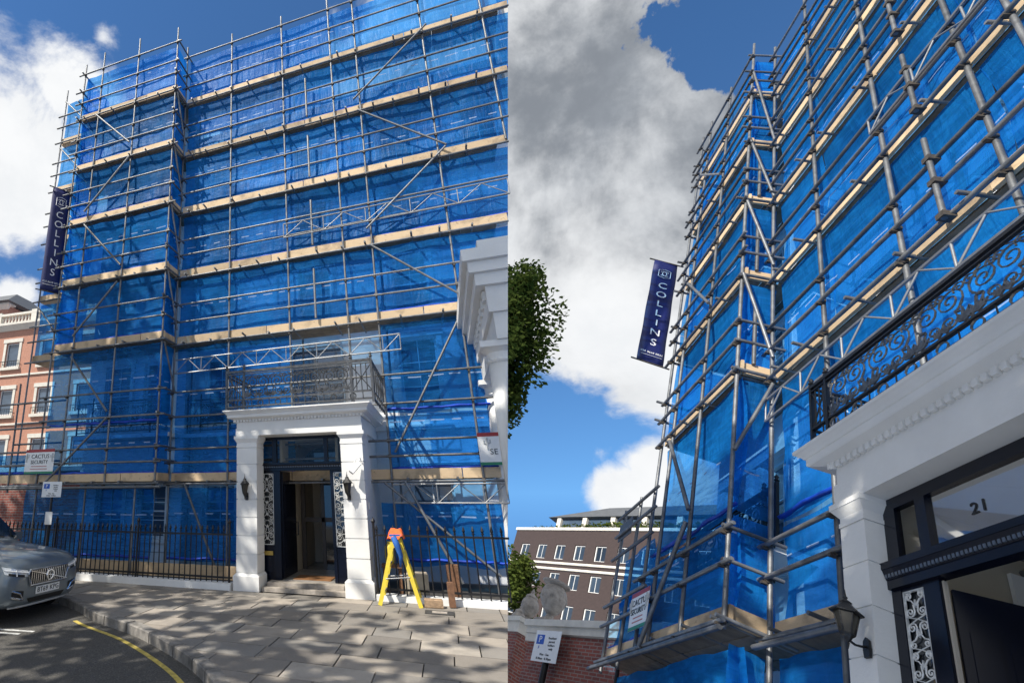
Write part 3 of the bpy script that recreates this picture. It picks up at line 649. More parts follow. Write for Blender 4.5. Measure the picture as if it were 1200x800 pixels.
def grille(root, x0, x1, y, z0, z1, r, mt, rows):
    m = MB(); f = lambda a, b, c: Vector((a, y - c, b)); cx = (x0 + x1) / 2; W_ = x1 - x0; H = (z1 - z0) / rows
    for i in range(rows):
        zc = z0 + H * i; fl = 1 if i % 2 == 0 else -1
        for s in (1, -1):
            m.tube([f(cx + s * px, pz, 0) for px, pz in [(.02, zc + H * .5)] + spiral(W_ * .27, zc + H * (.5 + .24 * fl), W_ * .20, 1.6, math.pi if 1 else 0, -fl, r1=.15)], r, 4)
            m.tube([f(cx + s * px, pz, 0) for px, pz in [(W_ * .06, zc + H * .5), (W_ * .2, zc + H * (.5 - .16 * fl)), (W_ * .33, zc + H * (.5 - .2 * fl))] + spiral(W_ * .30, zc + H * (.5 - .32 * fl), W_ * .15, 1.4, 1.2, -fl, r1=.2)], r, 4)
            m.tube([f(cx + s * W_ * q, zz, 0) for q, zz in ((0, zc), (.44, zc + H * .12), (.46, zc + H * .5), (.40, zc + H * .85), (0, zc + H))], r * .8, 4)
        leaf2d(m, cx, zc + H * .38, math.pi / 2, H * .3, W_ * .06, 0, r * .8, f)
        m.tube([f(cx + .05 * W_ * math.cos(q), zc + H * .5 + .05 * W_ * math.sin(q), 0) for q in [k * .785 for k in range(9)]], r, 4)
    m.box(x0, x0 + r * 2, y - r, y + r, z0, z1).box(x1 - r * 2, x1, y - r, y + r, z0, z1).box(x0, x1, y - r, y + r, z1 - r * 2, z1).box(x0, x1, y - r, y + r, z0, z0 + r * 2)
    return m.build('iron_grille', mt, root)
def portico(P, label, D, cut=False):
    root = thing('portico', label, 'portico', ((D['pl'][0] + D['pr'][1]) / 2, D['yf'], D['z0']), P)
    yf, pd, z0, zc, zt = D['yf'], D['pd'], D['z0'], D['zcap'], D['ztop']; bw = D['bw']
    cap0 = zc - D['caph']
    for (a, b), bk in ((D['pl'], 0), (D['pr'], 1)):
        p = MB().box(a - bw, b + bw, yf - bw, yf + pd, z0, z0 + D['baseh']).frus((a - bw, b + bw, yf - bw, yf + pd), z0 + D['baseh'], (a, b, yf, yf + pd), z0 + D['baseh'] + bw).build('pillar', stucco, root)
        n = D['blocks']; zb = z0 + D['baseh'] + bw; H = (cap0 - zb) / n; gv = D['groove']
        MB().box(a + gv, b - gv, yf + gv, yf + pd - .004, zb, cap0).build('shaft_core', stucco, p)
        for i in range(n): MB().frus((a, b, yf, yf + pd), zb + H * i + gv * .6, (a, b, yf, yf + pd), zb + H * (i + 1) - gv * .6).build('stone_block', stucco, p)
        c = D['caph']; MB().frus((a - bw * .15, b + bw * .15, yf - bw * .15, yf + pd), cap0, (a - bw * .15, b + bw * .15, yf - bw * .15, yf + pd), cap0 + c * .18).frus((a, b, yf, yf + pd), cap0 + c * .18, (a, b, yf, yf + pd), cap0 + c * .42).frus((a, b, yf, yf + pd), cap0 + c * .42, (a - bw * .9, b + bw * .9, yf - bw * .9, yf + pd), cap0 + c * .74).box(a - bw, b + bw, yf - bw, yf + pd, cap0 + c * .74, zc - .002).build('capital', stucco, p)
    X0, X1 = D['pl'][0] - bw * .4, D['pr'][1] + bw * .4; yb = D['yb']; h = zt - zc
    MB().box(X0, X1, yf - bw * .4, yb, zc, zc + h * .30).build('architrave', stucco, root, cut=cut)
    MB().box(X0 + bw * .3, X1 - bw * .3, yf, yb - .003, zc + h * .302, zc + h * .66).build('frieze', stucco, root, cut=cut)
    ov = D['over']; ox = D.get('overx', ov); k0 = zc + h * .60
    pr = [(.10, .60), (.12, .64), (.30, .66), (.62, .70), (.66, .72), (.66, .82), (.72, .83), (.78, .87), (.92, .93), (1.0, .95), (1.0, 1.0)]
    m = MB()
    for (e0, t0), (e1, t1) in zip(pr, pr[1:]):
        if t1 > t0 + .001: m.frus((X0 - ox * e0, X1 + ox * e0, yf - ov * e0, yb - .006), zc + h * t0, (X0 - ox * e1, X1 + ox * e1, yf - ov * e1, yb - .006), zc + h * t1)
    m.build('cornice', stucco, root, cut=cut)
    nd = D['dentils']; wd = (X1 - X0) / nd; e = ov * .20
    me = MB().box(0, wd * .58, -e, 0, 0, h * .095).mesh('dentil', stucco)
    for i in range(nd + 1): inst('dentil', me, root, (X0 - e * .5 + (X1 - X0 + e - wd * .58) * i / nd, yf - .001, zc + h * .555))
    for i in range(D.get('sdent', 6)):
        yy = yf + i * wd; o = inst('dentil', me, root, (X1 - .001, yy + wd * .6, zc + h * .555), math.pi / 2); 
        inst('dentil', me, root, (X0 + .001, yy, zc + h * .555), -math.pi / 2)
    # side walls back to the house
    sw = D['sidew']
    for a, b in ((D['pl'][0] + sw, D['pl'][0] + sw + .12), (D['pr'][1] - sw - .12, D['pr'][1] - sw)): MB().box(a, b, yf + pd, yb, z0, zc).build('side_wall', stucco, root)
    return root
def doorcase(P, label, D):
    fl, g0, g1, o0, o1, h0, h1, fr_ = D['xs']; zf, zp, zb, zbt, zg, zh = D['zs']; y, t = D['y'], D['t']; r = D['r']
    root = thing('doorway', label, 'doorway', ((o0 + o1) / 2, y, zf), P)
    for (a, b) in ((fl, g0), (g1, o0), (o1, h0), (h1, fr_)): MB().box(a, b, y, y + t, zf, zb - .002).build('jamb', navy, root)
    for a, b in ((g0, g1), (h0, h1)):
        MB().box(a, b, y + t * .3, y + t * .8, zf, zp).box(a + (b - a) * .15, b - (b - a) * .15, y + t * .2, y + t * .3, zf + (zp - zf) * .2, zp - (zp - zf) * .18).build('lower_panel', navy, root)
        MB().box(a, b, y + t * .1, y + t * .9, zb - D['gtop'], zb - .003).build('head_panel', navy, root)
        gr = grille(root, a + .004, b - .004, y + t * .25, zp, zb - D['gtop'], r, silver, D['rows'])
        MB().add([(a, y + t * .6, zp), (b, y + t * .6, zp), (b, y + t * .6, zb - D['gtop']), (a, y + t * .6, zb - D['gtop'])], [(0, 1, 2, 3)]).build('pane', darkglass, gr)
    hb = zbt - zb; b_ = MB().box(fl - t * .2, fr_ + t * .2, y - t * .5, y + t, zb, zb + hb * .35).frus((fl - t * .3, fr_ + t * .3, y - t * .6, y + t), zb + hb * .35, (fl - t * .5, fr_ + t * .5, y - t * 1.1, y + t), zb + hb * .72).box(fl - t * .55, fr_ + t * .55, y - t * 1.2, y + t, zb + hb * .72, zbt).build('transom_bar', navy, root)
    nd = D['nd']; w = (fr_ - fl) / nd; me = MB().box(0, w * .62, -t * .25, 0, 0, hb * .2).mesh('transom_dentil', mat('navy_edge', (.09, .11, .14), .3))
    for i in range(nd): inst('transom_dentil', me, b_, (fl + w * i + w * .2, y - t * .62, zb + hb * .40))
    m = MB().box(fl, fr_, y, y + t, zg, zh).box(fl, fl + D['fw'], y, y + t, zbt, zg).box(fr_ - D['fw'], fr_, y, y + t, zbt, zg)
    for a, b in D['mull']: m.box(a, b, y - .003, y + t, zbt, zg)
    m.build('transom_frame', navy, root)
    xs = [fl + D['fw']] + [q for ab in D['mull'] for q in ab] + [fr_ - D['fw']]
    for i in range(0, len(xs), 2): MB().add([(xs[i], y + t * .5, zbt), (xs[i + 1], y + t * .5, zbt), (xs[i + 1], y + t * .5, zg), (xs[i], y + t * .5, zg)], [(0, 1, 2, 3)]).build('transom_pane', pane_clear, root)
    text('house_number', '21', D['num'][2], face_M((D['num'][0], y + t * .45, D['num'][1]), (1, 0, 0)), black, root)
    # inner room
    x0, x1, y0, y1, zc = D['hall']; c = cream
    MB().box(x0 - .06, x0, y0, y1, zf, zc).build('hall_wall', c, root); MB().box(x1, x1 + .06, y0, y1, zf, zc).build('hall_wall', c, root)
    MB().box(x0 - .06, x1 + .06, y0, y1, zc, zc + .06).build('hall_ceiling', frame_w, root); MB().box(x0 - .06, x1 + .06, y + t, y1, zf - .04, zf).build('hall_floor', hallfloor, root)
    MB().box(x0, x1, y1, y1 + .06, zf, zc).build('hall_end_wall', c, root)
    return root
# --- left portico, doorway, hall
DL = dict(pl=(-4.19, -3.73), pr=(-1.92, -1.48), yf=10.05, pd=.44, z0=0., zcap=3.06, ztop=3.60, bw=.05, baseh=.27, caph=.25, blocks=7, groove=.016, yb=12.42, over=.27, overx=.22, dentils=38, sdent=14, sidew=.02)
poL = portico(PL, 'white stucco entrance porch with block pillars, dentil cornice and iron balcony beside the stepladder', DL)
MB().box(-3.66, -1.99, 10.1, 10.56, .0, .075).build('step', stone, poL); MB().box(-3.6, -2.05, 10.28, 10.56, .078, .15).build('step', stone, poL)
balustrade(poL, 'balcony_railing', -4.38, -1.17, 9.90, 3.61, 4.47, .017, 8, .42, iron_grey, iron_grey, out=2.2)
dwL = doorcase(PL, 'dark navy doorway with silver grilles standing open behind the porch of the street view', dict(xs=(-3.93, -3.85, -3.53, -3.38, -2.27, -2.21, -1.88, -1.80), zs=(.15, .82, 2.33, 2.50, 3.0, 3.058), y=10.56, t=.09, r=.007, gtop=.05, rows=6, nd=40, fw=.06,
    mull=[(-3.55, -3.45), (-2.38, -2.30)], num=(-2.98, 2.84, .14), hall=(-3.42, -2.2, 10.9, 13.6, 3.04)))
MB().box(-3.95, -1.78, 10.66, 10.72, 3.0, 3.05).build('soffit', stucco, dwL)
MB().box(-3.84, -3.56, 10.545, 10.553, .62, .70).build('brass_plate', brass, dwL)
MB().box(-3.2, -2.4, 10.75, 11.3, .152, .165).build('door_mat', matcoir, dwL)
dl = MB().box(-3.395, -3.35, 10.66, 11.66, .17, 2.32).build('door_leaf', navy, dwL)
for z in (.35, 1.35): MB().box(-3.352, -3.342, 10.8, 11.5, z, z + .75).build('door_panel', navy, dl)
ic = MB().box(-3.40, -3.30, 12.3, 12.36, .15, 2.6).box(-2.32, -2.2, 12.3, 12.36, .15, 2.6).box(-3.3, -2.32, 12.3, 12.36, 2.3, 2.4).box(-2.9, -2.82, 12.3, 12.36, .15, 2.3).box(-3.3, -2.32, 12.3, 12.36, 1.2, 1.3).build('inner_door', mat('dark_inner_frame', (.06, .05, .045), .4), dwL)
MB().box(-2.82, -2.32, 12.32, 12.335, .15, 2.3).build('pane', darkglass, ic)
ar = MB(); pts = [(-2.75 + .62 * math.cos(t_ * math.pi / 14), 12.28, 2.42 + .55 * math.sin(t_ * math.pi / 14)) for t_ in range(15)]; ar.prism(pts, (0, .03, 0)).build('fanlight', darkglass, ic)
MB().tube([(-3.22, 11.0, 1.0), (-3.12, 11.0, 1.0), (-3.12, 11.0, 1.25), (-3.22, 11.0, 1.25)], .015).build('pull_handle', black, dl)
def lantern(P, label, loc, s, out=.5):
    """hexagonal wall lantern on a scrolled bracket; loc is the wall point of the back plate"""
    r = thing('wall_lantern', label, 'lantern', loc, P, 'wall lanterns'); x, y, z = loc; cy = y - .17 * s
    k = lambda pr: [(a * s, z + b * s) for a, b in pr]
    b = MB().lathe(k([(.035, .0), (.05, .02), (.055, .04), (.098, .27), (.10, .285)]), 6, (x, cy, 0)).build('body', lampglass, r)
    m = MB()
    for q in range(6):
        t_ = q * math.pi / 3; m.tube([(x + .057 * s * math.cos(t_), cy + .057 * s * math.sin(t_), z + .04 * s), (x + .10 * s * math.cos(t_), cy + .10 * s * math.sin(t_), z + .28 * s)], .008 * s, 4)
    m.lathe(k([(.055, .02), (.062, .035), (.062, .05), (.05, .055)]), 6, (x, cy, 0)).build('glazing_bars', iron, r)
    MB().lathe(k([(.135, .28), (.14, .295), (.10, .34), (.06, .385), (.045, .41), (.055, .42), (.035, .44), (.012, .46), (.022, .48), (.01, .5), (.002, .58)]), 6, (x, cy, 0)).build('roof', iron, r)
    MB().lathe(k([(.002, -.13), (.014, -.06), (.008, -.05), (.03, -.02), (.04, .005), (.03, .015)]), 8, (x, cy, 0)).build('drop_finial', iron, r)
    MB().tube([(x, cy, z - .02 * s), (x, cy + .06 * s, z - .05 * s), (x, cy + .11 * s, z - .04 * s), (x, y - .01, z - .02 * s)], .014 * s, 6).build('bracket', iron, r)
    MB().prism([(x + a * s, y - .001, z + b_ * s) for a, b_ in ((-.04, -.14), (.04, -.14), (.05, -.05), (.04, .05), (0, .09), (-.04, .05), (-.05, -.05))], (0, -.02 * s, 0)).build('back_plate', iron, r)
    return r
lantern(PL, 'black wall lantern on the pillar beside the brass plate', (-3.95, 10.045, 1.83), .75)
lantern(PL, 'black wall lantern on the pillar below the white security camera', (-1.80, 10.045, 1.83), .75)
cc = thing('security_camera', 'small white security camera on an arm on the porch pillar', 'camera', (-1.55, 10.03, 2.5))
MB().tube([(-1.52, 10.03, 2.45), (-1.52, 9.93, 2.52), (-1.6, 9.9, 2.5), (-1.64, 9.9, 2.42)], .012).build('arm', whitep, cc)
m = MB().box(-.045, .045, -.045, .045, -.13, .13); m.move(Matrix.Translation((-1.62, 9.88, 2.33)) @ Matrix.Rotation(.7, 4, 'Y') @ Matrix.Rotation(-.4, 4, 'X')); m.build('housing', whitep, cc)
tag(MB().box(-1.474, -1.458, 10.3, 10.38, 1.55, 1.68).build('entry_phone', whitep), 'small white box on the side of the porch pillar above the railings', 'entry phone')
# --- left house behind the sheeting
hsL = thing('terraced_house', 'white stucco terraced house hidden behind the sheeting of the street view scaffold', 'house', (-4, 12.45, 0))
WL = []
for z0, z1 in ((.75, 2.1), (3.75, 5.6), (6.3, 7.9), (8.6, 10.0), (10.9, 12.1)):
    for xc in (-5.7, -2.85, -.3, 1.9):
        if z0 < 1 and xc == -2.85: continue
        if xc + .5 < clipx(12.45, z0): WL.append((xc - .45, xc + .45, z0, z1))
wallmesh(-6.6, 5., 12.45, 0, 13.6, WL + [(-3.95, -1.75, 0, 3.05)]).build('wall', stucco_house, hsL, cut=True)
for w in WL: window(hsL, w[0], w[1], 12.45, w[2], w[3], cut=True)
WB = []
for z0, z1 in ((.75, 2.1), (3.7, 5.5), (6.3, 7.9), (8.6, 10.0), (10.9, 12.1)):
    for xc in (-8.75, -7.4): WB.append((xc - .42, xc + .42, z0, z1))
wallmesh(-9.7, -6.6, 11.85, 0, 13.6, WB).build('wall', stucco_house, hsL)
for w in WB: window(hsL, w[0], w[1], 11.85, w[2], w[3])
MB().box(-6.6, -6.5, 11.853, 12.449, 0, 13.6).box(-9.8, -9.701, 11.85, 16, 0, 13.6).build('wall', stucco_house, hsL)
for z in (2.4, 3.3, 8.3, 13.4): MB().box(-9.75, -6.45, 11.74, 11.849, z, z + .12).box(-6.44, 4.5, 12.34, 12.449, z + .001, z + .12).build('string_course', stucco, hsL, cut=True)
for i in range(4): MB().box(-9.69, -6.61, 11.835, 11.86, .42 + i * .44, .44 + i * .44).build('rustication_joint', mat('joint_grey', (.3, .3, .3), .8), hsL)
balustrade(hsL, 'balcony_railing', -9.6, -6.7, 11.25, 3.42, 4.3, .013, 8, .5, iron, iron); balustrade(hsL, 'balcony_railing', -6.4, -4.75, 11.85, 3.42, 4.3, .013, 4, .4, iron, iron)
MB().box(-9.65, -6.6, 11.2, 11.85, 3.30, 3.40).build('balcony_slab', stucco, hsL); MB().box(-6.45, -4.7, 11.8, 12.45, 3.30, 3.40).build('balcony_slab', stucco, hsL)
# French window behind the balcony
fw = window(hsL, -3.55, -2.15, 12.28, 3.62, 5.55, dep=.1, bars=(2, 3), surround=False, fm=mat('grey_door', (.28, .33, .37), .5))
# ---------------------------------------------------------------- railings
def railings(label, x0, x1, y, z0, zt, step, cut=False, rr=.0135, plinth=True):
    root = thing('railings', label, 'railings', ((x0 + x1) / 2, y, 0))
    if plinth: MB().box(x0, x1, y - .12, y + .14, 0, z0).build('plinth', whitep, root, cut='fill' if cut else False)
    for z in (z0 + .09, zt - .20): MB().box(x0, min(x1, clipx(y, z) + .02) if cut else x1, y - .008, y + .008, z - .018, z + .018).build('rail', iron, root)
    me = MB().tube([(0, 0, 0), (0, 0, zt - z0 - .13)], rr, 6).lathe([(rr * 1.9, zt - z0 - .14), (rr * 1.9, zt - z0 - .125), (rr * .8, zt - z0 - .12), (rr * 2.1, zt - z0 - .085), (rr * 1.2, zt - z0 - .04), (.001, zt - z0)], 6).mesh('spear_bar', iron)
    x = x0 + step / 2
    while x < (clipx(y, 1.2) - .02 if cut else x1):
        inst('spear_bar', me, root, (x, y, z0 - .01), random.uniform(0, 1)); x += step
    for x in ([x0 + .02] if cut else [x0 + (x1 - x0) * k / 3 for k in (.02, 1, 2, 2.97)]):
        MB().tube([(x, y, z0 - .01), (x, y, zt + .02)], .024, 8).lathe([(.03, zt + .02), (.04, zt + .05), (.012, zt + .1), (.001, zt + .13)], 8, (x, y, 0)).build('post', iron, root)
    return root
railings('long black spear topped railings on a white plinth between the car and the porch', -11.2, -4.28, 10.06, .13, 1.24, .128)
railings('black spear topped railings on a low white plinth behind the yellow stepladder', -1.40, 1.2, 10.06, .10, 1.30, .152, cut=True)
# ---------------------------------------------------------------- neighbouring houses of the street view
nb = thing('neighbour_portico', 'grey white neighbouring porch with heavy stepped cornice and round column', 'portico', (.9, 8.4, 0))
for i, (x, yy, z0, z1) in enumerate(((.62, 7.75, 5.36, 5.56), (.70, 7.83, 5.18, 5.36), (.78, 7.91, 4.98, 5.18), (.92, 8.0, 4.55, 4.98), (.98, 8.05, 4.12, 4.55))):
    MB().box(x, 2.2, yy, 12.4, z0, z1 - .002).build('cornice_step', stucco, nb, cut='fill')
MB().box(.90, 2.2, 8.0, 12.4, 5.56, 5.8).build('parapet', stucco, nb, cut='fill')
for i in range(9): MB().box(.88, .925, 8.15 + i * .4, 8.33 + i * .4, 4.80, 4.96).build('dentil', stucco, nb, cut=True)
def column(x, y, r, z1, nm):
    c = MB().lathe([(r * 1.3, 0), (r * 1.3, .2), (r * 1.15, .26), (r * 1.02, .32), (r, 1.2), (r * .86, z1 - .32)], 24, (x, y, 0)).build(nm, stucco, nb, cut='fill', smooth=True)
    MB().lathe([(r * .9, z1 - .32), (r * 1.0, z1 - .29), (r * .88, z1 - .26), (r * .9, z1 - .16), (r * 1.25, z1 - .10)], 24, (x, y, 0)).box(x - r * 1.35, x + r * 1.35, y - r * 1.35, y + r * 1.35, z1 - .10, z1 - .002).build('capital', stucco, c, cut='fill')
column(1.04, 8.4, .23, 4.12, 'column'); column(1.17, 11.4, .22, 4.12, 'column')
nh = thing('neighbour_house', 'cream stone house edge with a pale downpipe at the end of the scaffold', 'house', (3, 12.2, 0))
MB().box(2.66, 3.6, 12.1, 13.2, 11., 18).build('wall', trim, nh, cut='fill'); MB().tube([(2.82, 12.02, 11), (2.82, 12.02, 18)], .06, 10).build('downpipe', pip, nh, cut='fill')
MB().box(2.5, 2.66, 12.3, 13, 14.2, 18).build('chimney_breast', orangebrick, nh, cut='fill')
# far orange house across the side street
def far_house(label, O, rz, W_, H, mt, rows, cols, balc=True, roof=None, name='corner_house', w=1.0, hgt=1.7, first=1.2, pitch=3.1, left=None):
    P = Matrix.Translation(O) @ Matrix.Rotation(rz, 4, 'Z'); r = thing(name, label, 'house', (0, 0, 0), P)
    wins = []
    for j in range(rows):
        for i in range(cols):
            xc = W_ * (i + .5) / cols; wins.append((xc - w / 2, xc + w / 2, first + j * pitch, first + j * pitch + hgt))
    wallmesh(0, W_, 0, 0, H, wins, .2).build('wall', mt, r); MB().box(0, .02, .004, 7, 0, H).box(W_ - .02, W_, .004, 7, 0, H).box(0, W_, 6.9, 7, 0, H).box(0, W_, .01, 7, H - .02, H - .001).build('side_wall', mt, r)
    for q in wins:
        wn = window(r, *q[:2], 0, *q[2:], dep=.2, bars=(1, 1), fr=.08, surround=False)
        MB().box(q[0] - .28, q[0] - .02, -.06, .004, q[2] - .05, q[3] + .05).box(q[1] + .02, q[1] + .28, -.06, .004, q[2] - .05, q[3] + .05).box(q[0] - .36, q[1] + .36, -.1, .004, q[3] + .06, q[3] + .4).box(q[0] - .4, q[1] + .4, -.22, .004, q[2] - .3, q[2] - .06).build('surround', trim, wn)
        if balc:
            m = MB()
            for k in range(9): m.tube([(q[0] - .3 + (w + .6) * k / 8, -.2, q[2] - .06), (q[0] - .3 + (w + .6) * k / 8, -.2, q[2] + .45)], .02, 4)
            m.box(q[0] - .32, q[1] + .32, -.22, -.18, q[2] + .45, q[2] + .5).build('window_guard', iron, wn)
    for z in ([first - .9 + j * pitch for j in range(1, rows)] if roof != 'plain' else []): MB().box(-.05, W_ + .05, -.12, .003, z, z + .16).build('string_course', trim, r)
    MB().frus((-.1, W_ + .1, -.1, .002), H - .5, (-.45, W_ + .45, -.55, .002), H - .1).box(-.5, W_ + .5, -.6, .6, H - .1, H + .1).build('cornice', trim, r)
    return r, P
r_, P_ = far_house('orange brick house with white window surrounds and balustraded parapet across the side street', (-41.1, 31.4, 0), R(3), 16, 16.6, orangebrick, 3, 4, w=1.4, hgt=2.2, first=4.1, pitch=4.3)
m = MB().box(-.3, 16.3, -.25, .25, 17.55, 17.75).box(-.3, 16.3, -.22, .22, 16.72, 16.85); m.build('parapet_coping', trim, r_)
me = MB().lathe([(.08, 0), (.11, .1), (.06, .3), (.12, .5), (.07, .62), (.09, .7)], 8).mesh('baluster', trim)
for k in range(44): inst('baluster', me, r_, (-.1 + k * .372, 0, 16.85))
for k in range(5): MB().box(-.25 + k * 4., .35 + k * 4., -.24, .24, 16.72, 17.9).build('parapet_pier', trim, r_)
r2, P2 = far_house('tall red brick house with deep overhanging eaves above the orange house', (-52, 38, 0), R(5), 7.6, 22.5, orangebrick, 1, 2, balc=False, roof='plain', name='red_house', first=3)
MB().frus((-1, 8.6, -1.2, 8), 22.62, (1.5, 6.2, 2.5, 5), 25.).build('roof', slate, r2)
bw_ = MB().box(-20, -9.85, 13.3, 13.6, 0, 2.6); uv = [((q.x + q.y), q.z) for q in bw_.v]
bwo = thing('garden_wall', 'red brick garden wall past the end of the scaffolded house, behind the parking sign', 'wall', (-15, 13.4, 0)); bw_.build('brickwork', redbrick, bwo, uvs=uv); MB().box(-20.1, -9.8, 13.22, 13.68, 2.6, 2.74).build('coping', trim, bwo)
# ---------------------------------------------------------------- signs, banners, ladder, odds and ends of the street view
def emblem(parent, M_, s, material):
    """hexagonal frame with two interlocked round letters, in the plane of M_"""
    m = MB(); f = lambda x, y: M_ @ Vector((x * s, y * s, .004))
    hexp = [(0, 1.12), (.92, .86), (.92, -.86), (0, -1.12), (-.92, -.86), (-.92, .86), (0, 1.12)]
    m.tube([f(*q) for q in hexp], .07 * s, 4)
    for sg in (1, -1):
        m.tube([f(sg * .18 + sg * .52 * math.cos(t), .58 * math.sin(t)) for t in [R(45) + R(270) * k / 18 for k in range(19)]], .075 * s, 4)
        m.tube([f(sg * (.18 + .52 * math.cos(R(45))), sy * .58 * math.sin(R(45))) if q == 0 else f(sg * .62, sy * .36) for q in (0, 1) for sy in (1,)], .07 * s, 4)
    return m.build('emblem', material, parent)
def banner(P, label, p0, p1, z0, z1, facing, poles, sx=1.):
    """vertical cloth banner between two plan points, letters stacked down it"""
    p0, p1 = Vector((*p0, 0)), Vector((*p1, 0)); d = (p1 - p0); w = d.length; d.normalize(); n = Vector((-d.y, d.x, 0)); r = thing('hanging_banner', label, 'banner', (p0.x, p0.y, z0), P)
    m = MB(); nz = 18; nx = 4
    for j in range(nz + 1):
        for i in range(nx + 1):
            q = p0 + d * (w * i / nx) + n * (.015 * math.sin(j * .9 + i)); m.v.append(Vector((q.x, q.y, z0 + (z1 - z0) * j / nz)))
    for j in range(nz):
        for i in range(nx): k = j * (nx + 1) + i; m.f.append((k, k + 1, k + nx + 2, k + nx + 1))
    c = m.build('cloth', navycloth, r, smooth=True)
    sm = c.modifiers.new('thick', 'SOLIDIFY'); sm.thickness = .006; sm.offset = 0
    H = z1 - z0; mid = p0 + d * w * .5
    for side in ((1, -1) if facing == 0 else (facing,)):
        def M_(v): return face_M(mid - n * side * .022 * 1 + Vector((0, 0, z0 + H * v)), d * side)
        emblem(r, M_(.865), w * .27, whiteprint)
        for k, ch in enumerate('COLLINS'): text('letter', ch, w * .56, M_(.735 - k * .093), whiteprint, r, sx=sx)
        text('phone_number', '020 8668 0021', w * .135, M_(.085), whiteprint, r)
        block('underline', *(lambda q: (q.x - .001, q.x + .001, q.y - .001, q.y + .001, 0, 0))(mid), whiteprint, r) if 0 else None
        u = MB().tube([M_(.06) @ Vector((-w * .4, 0, .003)), M_(.06) @ Vector((w * .4, 0, .003))], .008 * w * 2, 4); u.build('underline', whiteprint, r)
    for z in (z0, z1): rod('pole', p0 - d * .12 + Vector((0, 0, z)), p1 + d * poles + Vector((0, 0, z)), .02, rust, r)
    return r
def cactus_sign(P, label, o, ux, w, h, cut=False):
    ux = Vector(ux).normalized(); M_ = face_M(o, ux); r = thing('security_sign', label, 'sign', o, P)
    def rect(name, x0, x1, y0, y1, z, mt): return MB().add([M_ @ Vector((x * w, y * h, zz)) for zz in (z - .008, z) for x, y in ((x0, y0), (x1, y0), (x1, y1), (x0, y1))], [(0, 3, 2, 1), (4, 5, 6, 7), (0, 1, 5, 4), (1, 2, 6, 5), (2, 3, 7, 6), (3, 0, 4, 7)]).build(name, mt, r, cut=cut)
    rect('board', -.5, .5, -.5, .5, 0, whitep); rect('red_strip', -.5, .5, .38, .5, .003, redp); rect('green_strip', -.5, .5, -.5, -.41, .003, greenp)
    if cut: text('lettering', 'SE', h * .24, M_ @ Matrix.Translation((-w * .18, -h * .1, .003)), blackprint, r); 
    else:
        text('lettering', 'CACTUS', h * .24, M_ @ Matrix.Translation((0.02 * w, h * .2, .003)), blackprint, r, sx=1.0); text('lettering', 'SECURITY', h * .22, M_ @ Matrix.Translation((0, -h * .03, .003)), blackprint, r, sx=.9)
        text('small_print', '0800 000 0000', h * .09, M_ @ Matrix.Translation((0, -h * .22, .003)), redp, r) if 0 else None
        for q, ww in ((-.2, .27), (-.31, .30)): rect('small_print', -ww, ww, q - .012, q + .018, .003, mat('red_grey', (.45, .16, .14), .6))
    for x in ((-.3,) if cut else (-.445, .445)):
        c = MB(); f = lambda a, b: M_ @ Vector((x * w + a * h, h * .18 + b * h, .004))
        c.tube([f(0, -.2), f(0, .15)], .03 * h, 5).tube([f(-.09, .08), f(-.09, -.02), f(0, -.05)], .02 * h, 5).tube([f(.09, .1), f(.09, .0), f(0, -.03)], .02 * h, 5); c.build('cactus_emblem', greyprint, r, cut=cut)
    return r
def parking_sign(P, label, o, ux, w, h, zg, notice=True, small=True, post_r=.03, hood=None):
    ux = Vector(ux).normalized(); M_ = face_M(o, ux); r = thing('parking_sign', label, 'sign', (o[0], o[1], zg), P); n = ux.cross(Vector((0, 0, 1)))
    def rect(name, x0, x1, y0, y1, z, mt): return MB().add([M_ @ Vector((x * w, y * h, zz)) for zz in (z - .006, z) for x, y in ((x0, y0), (x1, y0), (x1, y1), (x0, y1))], [(0, 3, 2, 1), (4, 5, 6, 7), (0, 1, 5, 4), (1, 2, 6, 5), (2, 3, 7, 6), (3, 0, 4, 7)]).build(name, mt, r)
    rect('plate', -.5, .5, -.5, .5, 0, whitep); rect('blue_square', -.42, -.12, .05, .36, .003, bluep)
    text('parking_letter', 'P', h * .3, M_ @ Matrix.Translation((-.27 * w, .2 * h, .006)), whiteprint, r); text('lettering', 'F', h * .14, M_ @ Matrix.Translation((-.28 * w, -.06 * h, .003)), bluep, r)
    for k, s_ in enumerate(('Resident', 'permit', 'holders', 'only')): text('lettering', s_, h * .105, M_ @ Matrix.Translation((.2 * w, (.26 - .115 * k) * h, .003)), blackprint, r)
    text('lettering', 'Mon - Sun', h * .105, M_ @ Matrix.Translation((0, -.27 * h, .003)), blackprint, r); text('lettering', '8.30am - 8.30pm', h * .105, M_ @ Matrix.Translation((0, -.4 * h, .003)), blackprint, r)
    q = Vector(o) - n * (post_r + .008)
    rod('post', (q.x, q.y, zg), (q.x, q.y, o[2] + h * .3), post_r, iron, r)
    if notice: m = MB().box(-.1, .1, -.004, .004, -.14, .14); m.move(Matrix.Translation(Vector((o[0], o[1], o[2] - .64)) + n * .035 * 0 + n * .004)); m.build('paper_notice', whitep, r)
    return r
banner(PL, 'navy cloth banner lettered down its length on the corner of the street view scaffold', (-10.82, 10.42), (-10.5, 10.92), 7.75, 11.35, 1, .35)
cactus_sign(PL, 'white security board with red top strip fixed on the scaffold over the parking sign', (-10.0, 10.40, 2.69), (1, 0, 0), .96, .63)
cactus_sign(PL, 'white security board half hidden by the neighbouring column', (1.12, 11.05, 2.70), (1, 0, 0), .85, .64, cut=True)
parking_sign(PL, 'parking permit sign with a paper notice below it in front of the long railings', (-8.73, 9.58, 1.97), (1, .12, 0), .52, .35, 0.)
